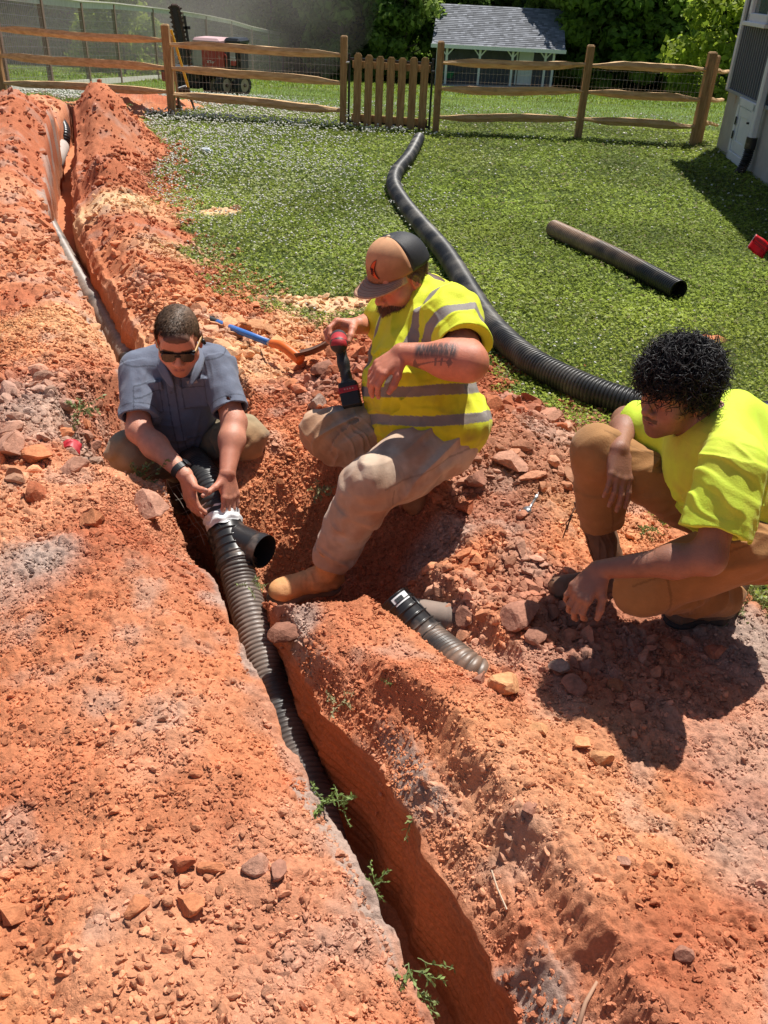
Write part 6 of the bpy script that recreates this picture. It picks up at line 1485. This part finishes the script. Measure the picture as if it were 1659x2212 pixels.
# long pipe on the lawn
lp=[(905,299),(884,338),(857,372),(851,402),(872,440),(908,485),(960,545),(1003,612),(1042,676),(1085,728),(1152,783),(1250,832),(1350,868),(1470,898),(1600,903),(1700,893)]
pts=[G(x,y,.074) for x,y in lp]
tag(corr('corrugated_pipe',pts,.148,colf=lambda V,S,p:black(V,S,p,.06,(.22,.20,.17)),open0=True,pitch=.0205,depth=.014),'long black corrugated pipe snaking across the lawn from the gate behind the workers','drain pipe')
sp_=[G(1194,493,.07),G(1330,556,.072),G(1466,627,.07)]
def tan(V,S,p):
    n=fbm(V,6,3,3);m=(np.clip(1.15-S*1.5+n*.6,0,1)*(.35+.65*p))[:,None];c=np.tile(np.array([.022,.021,.020]),(len(V),1));return c+(np.array([.36,.23,.15])-c)*m
tag(corr('corrugated_pipe',sp_,.140,colf=tan,open1=True,open0=True,pitch=.0225,depth=.015),'short straight piece of corrugated pipe, tan with dust at one end, lying on the lawn','drain pipe')
# far fittings in the trench
e1=G(128,262,-.05);e2=G(140,283,-.12)
t=corr('pipe_elbow',[e1+np.array([-.1,.25,-.1]),e1,e2,e2+np.array([.0,-.15,-.2])],.15,mat_=M['fitting'],pitch=.03);tag(t,'black corrugated elbow showing at the far end of the trench near the fence','pipe fitting')
e=G(125,338,-.22);t=smooth_tube('pale_pipe',[e+np.array([-.12,.5,.03]),e,e+np.array([.10,-.4,-.05])],.09,mat('pale_pipe',(.50,.46,.42),(.42,.36,.32),rough=.6),None,cap=True);tag(t,'pale smooth pipe lying in the far trench before the black elbow','pipe')
# ---------------------------------------------------------------- hand tools and small things
sv=thing('shovel','round point shovel with a blue and orange handle lying behind the two kneeling workers','shovel',G(600,735,.12))
h0=G(428,679,.10);h1=G(470,697,.12);h2=G(586,742,.15);h3=G(650,778,.12)
MB().tube([h0,h1],[.021,.020],14).build('grip',mat('black_grip',(.02,.02,.022),rough=.7),sv,smooth=True)
MB().tube([h1,lerp(h1,h2,.5),h2],.0185,14).build('handle',mat('blue_fibreglass',(.035,.14,.46),(.06,.19,.52),scale=30,rough=.45),sv,smooth=True)
MB().tube([lerp(h1,h2,.97),lerp(h2,h3,.06)],.0215,14).build('ferrule',M['galv'],sv,smooth=True)
p_,s_=spline([h2,lerp(h2,h3,.4)+np.array([0,0,.02]),h3+np.array([0,0,.0])],.01)
MB().tube(p_,np.linspace(.022,.030,len(p_)),14).build('socket',mat('orange_socket',(.72,.15,.02),rough=.4),sv,smooth=True)
bl=blade_mesh(h3+np.array([-.02,.02,0]),G(716,746,.12),nrm(_f*.9+_u*.25),.19,curv=.03);bl.build('blade',mat('rusty_blade',(.16,.06,.03),(.09,.04,.025),scale=14,rough=.65,metal=.2),sv,smooth=True)
rt=thing('ratchet_wrench','small steel ratchet wrench lying on the dirt between the two men','ratchet',G(1155,1080,.05))
r0=G(1140,1104,.075);r1=G(1172,1052,.085)
MB().tube([r0,lerp(r0,r1,.45)],[.0055,.006],10).build('shank',M['galv'],rt,smooth=True)
MB().tube([lerp(r0,r1,.45),lerp(r0,r1,.55),lerp(r0,r1,.8),r1],[.007,.011,.0115,.008],12).build('grip',M['galv'],rt,smooth=True)
dd_=nrm(r1-r0);MB().tube([r0+np.array([-.004,-.004,.012]),r0+np.array([.0,0,-.010])],.016,16).build('head',M['galv'],rt,smooth=True);MB().bbox(r0+np.array([-.022,-.006,.0]),(.026,.012,.012),.003).build('drive',M['galv'],rt)
fl_=thing('marking_flag','square red utility marking flag on a thin wire at the edge of the house shadow','flag',G(1650,580,0))
fc=G(1640,532,.30);fx=nrm(_r*.72-_u*.55-_f*.0+np.array([.0,.1,0]));fz=nrm(_r*.5+_u*.8);fz=nrm(fz-fx*np.dot(fz,fx));sz=.118
D_=np.linalg.norm(fc-CAM);
m=MB();n=9;V=[];
fn=np.cross(fx,fz)
for i in range(n):
    for j in range(n):
        u=(i/(n-1)-.5);v=(j/(n-1)-.5);V.append(fc+fx*u*sz*1.15+fz*v*sz+fn*.006*math.sin(u*7+v*3))
m.add(V,[[i*n+j,(i+1)*n+j,(i+1)*n+j+1,i*n+j+1] for i in range(n-1) for j in range(n-1)]);fo_=m.build('flag',mat('red_vinyl',(.75,.008,.02),rough=.45,trans=.4),fl_,smooth=True);md=fo_.modifiers.new('s','SOLIDIFY');md.thickness=.0008
g=G(1625,590,0);MB().tube([fc-fx*sz*.57+fz*sz*.5,fc-fx*sz*.57-fz*sz*.5,g],.0018,6).build('wire_staff',M['wire'],fl_)
wt=MB();sg_=-1 if fn@_f>0 else 1
fnn=fn*sg_ if (fn*sg_)@_f<0 else -fn*sg_
rngw=random.Random(3)
for row,(v,h_,) in enumerate(((.24,.018),(.04,.010),(-.06,.010))):
    u=-.36
    while u<.36:
        wd_=rngw.uniform(.02,.06);wt.beam(fc+fx*u*sz*1.15+fz*v*sz+fnn*.010,fc+fx*(u+wd_)*sz*1.15+fz*v*sz+fnn*.010,.0008,h_*(.8 if row else 1),fz);u+=wd_+.03
wt.build('print',mat('flag_print',(.10,.004,.008),rough=.5),fo_)
rs_=thing('marking_flag','crumpled red marking flag half buried in the clods on the left bank','flag',G(150,968,.18))
c=G(146,966,.19);V=[];n=9
for i in range(n):
    for j in range(5):
        u=i/(n-1)-.5;v=j/4-.5;V.append(c+np.array([u*.10,v*.035+.010*math.sin(u*6),.02*math.sin(u*5+1)+v*.025+.01*math.sin(v*9+u*4)]))
m=MB();m.add(V,[[i*5+j,(i+1)*5+j,(i+1)*5+j+1,i*5+j+1] for i in range(n-1) for j in range(4)]);o=m.build('flag',mat('red_plastic',(.55,.03,.045),rough=.5),rs_,smooth=True);o.modifiers.new('s','SOLIDIFY').thickness=.0015
bo=thing('plastic_bottle','empty clear plastic bottle lying in the clover near the far spoil heaps','bottle',G(445,325,0))
q0=G(436,325,.05);q1=G(456,326,.05);dq=nrm(q1-q0)
bp,_=spline([q0,q1],.004);tt=np.linspace(0,1,len(bp));MB().tube(bp,.033*np.minimum(1,.55+tt*6)*np.where(tt>.75,np.maximum(.35,1-(tt-.75)*3.2),1)+.0015*np.sin(tt*60),18).build('body',mat('clear_plastic',(.62,.68,.72),(.7,.75,.8),rough=.15,spec=.8),bo,smooth=True)
MB().tube([q1,q1+dq*.02],.014,12).build('cap',M['white'],bo)
# weeds and tufts
M['weed']=mat('weed_leaf',None,attr=True,scale=30,vary=.2,rough=.6,trans=.25)
def weed(px,py,z,size,nst,label,pale=0,hang=(0,0,0),seed=0,group=None,name='weed'):
    rng=np.random.default_rng(seed+100);o_=G(px,py,z);V=[];F=[];C=[]
    for s in range(nst):
        d=nrm(rng.normal(size=3)*np.array([1,1,.3])+np.array([0,0,.7])+np.array(hang)*1.5);L=size*.62*rng.uniform(.5,1.1);p=o_+rng.normal(size=3)*size*.06
        k=10
        for i in range(k):
            d=nrm(d+rng.normal(0,.14,3)+np.array([0,0,-.07])+np.array(hang)*.1);q=p+d*L/k;sd=nrm(np.cross(d,[.3,.2,.9]))
            b=len(V);w_=.0011;V+=[p-sd*w_,p+sd*w_,q+sd*w_,q-sd*w_];F.append([b,b+1,b+2,b+3]);cc_=np.array([.30,.27,.14]) if pale>.5 else np.array([.16,.22,.07]);C+=[cc_]*4
            if i>0:
                for r_ in range(2 if pale<.9 else 0):
                    ld=nrm(rng.normal(size=3)*.8+d*.6);l=size*rng.uniform(.08,.14);lw=nrm(np.cross(ld,rng.normal(size=3)));b=len(V)
                    V+=[q,q+ld*l*.5+lw*l*.22,q+ld*l,q+ld*l*.5-lw*l*.22];F.append([b,b+1,b+2,b+3]);cc_=np.array([.17,.25,.06])*rng.uniform(.7,1.4)*(1-pale)+np.array([.42,.38,.22])*pale;C+=[cc_]*4
            p=q
    t=tag(mesh_np(name,np.array(V),np.array(F),M['weed'],col=np.clip(np.array(C),.01,.9),smooth=False),label,'weed',group);return t
weed(700,1735,.13,.11,7,'green weed on the left trench lip beside the lower end of the pipe',seed=1)
weed(735,1745,.10,.10,5,'slender weed sprig leaning over the trench just right of the pipe end',seed=2,hang=(.4,0,0))
weed(935,1775,-.08,.17,8,'weed with pale stems trailing down the right trench wall',.3,(.3,-.4,-.6),3)
weed(955,1850,-.12,.10,5,'leafy end of a weed hanging on the grey topsoil of the trench wall',.25,(.2,-.3,-.5),4)
weed(812,1918,.12,.09,5,'small green sprig poking from the left trench lip half way down',0,(.3,.0,.1),5)
weed(888,2090,.12,.12,7,'green weed hanging off the left trench lip near the bottom edge',.1,(.3,-.2,-.2),6)
weed(905,2150,.08,.10,5,'lowest weed drooping into the trench from its left lip',.2,(.4,-.2,-.4),7)
weed(545,1262,.12,.10,6,'yellowish weed on the trench lip beside the ribbed pipe',.35,(.3,0,0),8)
weed(310,1035,.14,.15,8,'light green weed growing beside the knee of the man in blue',.15,(0,0,.2),10)
weed(175,885,.18,.17,10,'pale weed clump on the left bank level with the blue shirt sleeve',.35,(.3,0,0),11)
weed(688,1062,.02,.13,12,'dry grass tuft on the shaded slope under the folded leg',.6,(0,-.2,0),12)
weed(728,1520,-.03,.11,7,'withered cream sprig on the tip of the wedge between the trenches',.75,(0,-.2,0),13)
weed(845,1480,.08,.07,4,'tiny green sprout on the ridge between the trenches',.1,seed=14)
weed(1395,1145,.04,.10,9,'small leafy clover plant on the dirt between the feet of the squatting man',0,seed=15)
weed(1640,1300,.02,.20,14,'ragged grass clump behind the boots of the squatting man',.35,seed=16)
weed(1590,1330,.02,.14,9,'torn grass tuft in the dirt at the heel of the squatting man',.45,seed=17)
weed(268,245,.05,.34,16,'grass clump with a scrap of plastic film near the far fence post',.05,seed=18)
weed(1480,1900,.03,.05,4,'small dry leaf sprig on the open dirt at lower right',.2,seed=19)
tw=thing('twig','pale dry twig lying on the grey topsoil slope at the bottom','twig',G(1085,1930,-.05))
def onpt(px,py,dz=.0):
    z=0.0
    for _ in range(14):
        q=G(px,py,z+dz);z=.5*z+.5*float(H(q[0],q[1],True))
    return G(px,py,z+dz)
MB().tube([onpt(1062,1880,.012),onpt(1075,1920,.02),onpt(1095,1965,.012)],.0022,6).build('stem',mat('dry_straw',(.55,.42,.30),rough=.8),tw)
tw2=tag(MB().tube([onpt(1290,2120,.012),onpt(1265,2165,.02),onpt(1245,2230,.015)],[.003,.0045,.006],8).build('root_stick',M['bark'] if False else mat('root_wood',(.42,.24,.15),(.5,.3,.2),rough=.85),smooth=True),'thick pale root stick at the bottom edge beside the spoil ridge','stick')
# netting in the trench
m=MB();rg=np.random.default_rng(5)
A_=[P(330+20*i,1080+32*i,3.25-.03*i) for i in range(5)]
for k in range(4):
    pts=[P(360+22*k+14*i+rg.normal()*2,1040+22*i+16*k+rg.normal()*3,3.42-.02*i) for i in range(7)];m.tube(pts,.0009,4)
for k in range(5):
    pts=[P(366+20*i+k*13,1050+k*28-5*i+rg.normal()*3,3.42-.02*k) for i in range(4)];m.tube(pts,.0009,4)
tag(m.build('netting',mat('old_netting',(.35,.27,.22),rough=.9)),'torn erosion netting strands hanging in the trench beside the left hand pipe grip','netting')
# individual clods
C_YEL=cdiv(.66,.33,.16);C_GREY=cdiv(.42,.29,.23);C_PINK=cdiv(.56,.29,.20)
CL=[(1103,1000,.052,C_PINK,'flat pale clod standing at the edge of the heap behind the squatting man'),(1035,1035,.05,C_BRN,'brown clod beside the boot sole of the seated man'),(1010,1095,.045,C_RED,'dark red clod below the seated man near his tucked boot'),
 (1125,1330,.060,C_BRN,'large grey brown clod right of the spare fitting'),(1000,1325,.045,C_BRN,'rough brown clod resting against the branch of the spare fitting'),(1000,1358,.022,C_BRN,'small clod under the branch of the spare fitting'),(1160,1375,.036,C_BRN,'brown clod below the large grey clod'),
 (1092,1480,.040,C_YEL*.9,'flat orange slab of clay below the buried pipe end'),(1030,1470,.024,C_BRN,'wedge shaped brown clod at the buried pipe end'),(1165,1578,.022,C_YEL,'yellow clod on the slope right of the ridge'),(1258,1605,.026,C_YEL,'upper of two yellow clods on the right hand slope'),(1300,1636,.026,C_YEL,'lower of two yellow clods on the right hand slope'),
 (1205,1440,.030,C_GREY*.8,'grey clod at the rim of the shadow of the squatting man'),(1280,1440,.026,C_BRN,'brown clod inside the shadow of the squatting man'),(1240,1480,.03,C_BRN*.9,'long brown clod inside the shadow near its lower edge'),(1330,1480,.022,C_OR*.8,'orange clod inside the shadow near its lower edge'),(1545,1410,.034,C_BRN,'broad brown clod in the tip of the shadow below the near boot'),
 (1400,1870,.020,C_OR,'round orange clod alone on the lower right slope'),(1350,1860,.016,C_PINK,'smooth pinkish pebble left of the round orange clod'),(1475,2060,.018,C_BRN*.9,'dark round clod near the lower right edge'),(1145,1745,.018,C_BRN,'long brown clod lying on the ridge crest'),
 (700,795,.052,C_BRN,'big lumpy clod under the hand holding the driver'),(745,775,.035,C_RED,'red clod beside the shovel blade'),(625,830,.030,C_OR,'orange clod on the heap behind the shovel socket'),(690,870,.05,C_GREY*.8,'grey crumbly clod left of the driver battery'),(770,905,.03,C_BRN,'brown clod under the thigh of the seated man'),
 (185,918,.036,C_OR*.9,'oval clod standing on edge on the left bank'),(135,935,.032,C_OR,'orange clod left of the oval clod on the left bank'),(20,965,.075,C_PINK*.8,'big pinkish clod at the left edge of the photo'),(85,980,.045,C_OR*.85,'orange clod beside the buried red flag'),(160,1010,.04,C_PINK*.8,'flat clod just below the buried red flag'),(300,1065,.055,C_OR*.9,'broad flat clod on the left bank below the knee'),
 (320,1100,.06,C_PINK*.85,'largest flat slab on the left bank'),(405,1100,.04,C_RED,'red clod at the end of the row on the left bank'),(200,1120,.05,C_OR,'flat orange slab left of the largest slab'),(75,1060,.04,C_RED,'dark red clod low on the left bank edge'),(205,958,.03,C_BRN*.9,'brown clod just right of the buried red flag'),
 (395,1870,.020,C_RED,'round dark clod in the lower left foreground'),(455,1875,.018,C_OR,'orange clod right of the round dark clod'),(555,1868,.022,C_PINK*.9,'pinkish clod near the trench lip in the foreground'),(600,1880,.022,C_BRN*.9,'long dark clod beside the pinkish clod'),(408,1945,.026,C_OR*.85,'wedge shaped clod in the lower left foreground'),(25,1975,.030,C_OR*.8,'blocky clod at the lower left edge'),(295,1960,.018,C_OR,'flat clod among the crumbs at lower left'),
 (712,1272,.030,C_OR*.9,'round clod perched on the tip of the wedge between the trenches'),(595,1335,.05,C_GREY*.85,'grey clod under the toe of the orange boot'),(620,1370,.05,C_BRN*.8,'dark slab of clay below the orange boot'),(880,1890,.016,C_OR,'clod stuck on the right trench wall'),(1210,920,.03,C_RED,'red clod on the heap edge beside the lawn pipe')]
for i,(px,py,s,c,lab_) in enumerate(CL):
    q=onpt(px,py,s*.45);rg=np.random.default_rng(i+900);v,f=ROCKS2[i%8]
    R_=randrot(1,rg)[0];v=(v*rg.uniform(.7,1.2,3))@R_.T;v=v*np.array([1.1,1.0,.72])*s*1.3;v=v*(1+.09*fbm(v/s,2.6,3,i))[:,None]
    c_=np.clip(np.asarray(c)*(1+.25*fbm(v/s,1.5,3,i+5))[:,None]*rg.uniform(.85,1.1),.02,.9)
    o=mesh_np('clay_clod',v,f,M['clod'],col=c_,smooth=False);o.location=[float(a) for a in q];tag(o,lab_,'clod','large clods on the banks')
# dust drifting from the trencher over the woods
def dust(c,r,dens,name,label):
    bm=bmesh.new();bmesh.ops.create_icosphere(bm,subdivisions=3,radius=1)
    for v in bm.verts:
        v.co*=1+.25*mnoise.noise(v.co*1.7);v.co=Vector((v.co.x*r[0],v.co.y*r[1],v.co.z*r[2]))
    d=bpy.data.meshes.new(name);bm.to_mesh(d);bm.free();o=bpy.data.objects.new(name,d);COL.objects.link(o);o.location=[float(q) for q in c]
    m=bpy.data.materials.new(name);m.use_nodes=True;N=m.node_tree.nodes;L=m.node_tree.links;d.materials.append(m);N.remove(N['Principled BSDF']);pv=N.new('ShaderNodeVolumePrincipled');pv.inputs['Color'].default_value=(1,.93,.80,1);pv.inputs['Anisotropy'].default_value=.45
    tc=N.new('ShaderNodeTexCoord');n_=N.new('ShaderNodeTexNoise');n_.inputs['Scale'].default_value=.16;n_.inputs['Detail'].default_value=3;mr=N.new('ShaderNodeMapRange');mr.inputs[1].default_value=.40;mr.inputs[2].default_value=.68;mr.inputs[3].default_value=0;mr.inputs[4].default_value=dens
    gr=N.new('ShaderNodeTexGradient');gr.gradient_type='SPHERICAL';mp=N.new('ShaderNodeMapping');mp.inputs['Scale'].default_value=(1/r[0],1/r[1],1/r[2]);L.new(tc.outputs['Object'],mp.inputs[0]);L.new(mp.outputs[0],gr.inputs[0]);mm=N.new('ShaderNodeMath');mm.operation='MULTIPLY'
    L.new(tc.outputs['Object'],n_.inputs['Vector']);L.new(n_.outputs[0],mr.inputs[0]);L.new(mr.outputs[0],mm.inputs[0]);L.new(gr.outputs[0],mm.inputs[1]);L.new(mm.outputs[0],pv.inputs['Density']);L.new(pv.outputs[0],N['Material Output'].inputs['Volume'])
    m.cycles.volume_step_rate=1.0
    tag(o,label,'dust',kind='stuff')
dc=RY(450,15,44.0);dust(dc,(8.5,6,3.8),.13,'dust','pale dust drifting in front of the woods above the tall dog fence')
dc=RY(140,50,42.0);dust(dc,(10,6,3.6),.08,'dust','thin haze of dust over the field at the left')
print('done',time.time()-T0)
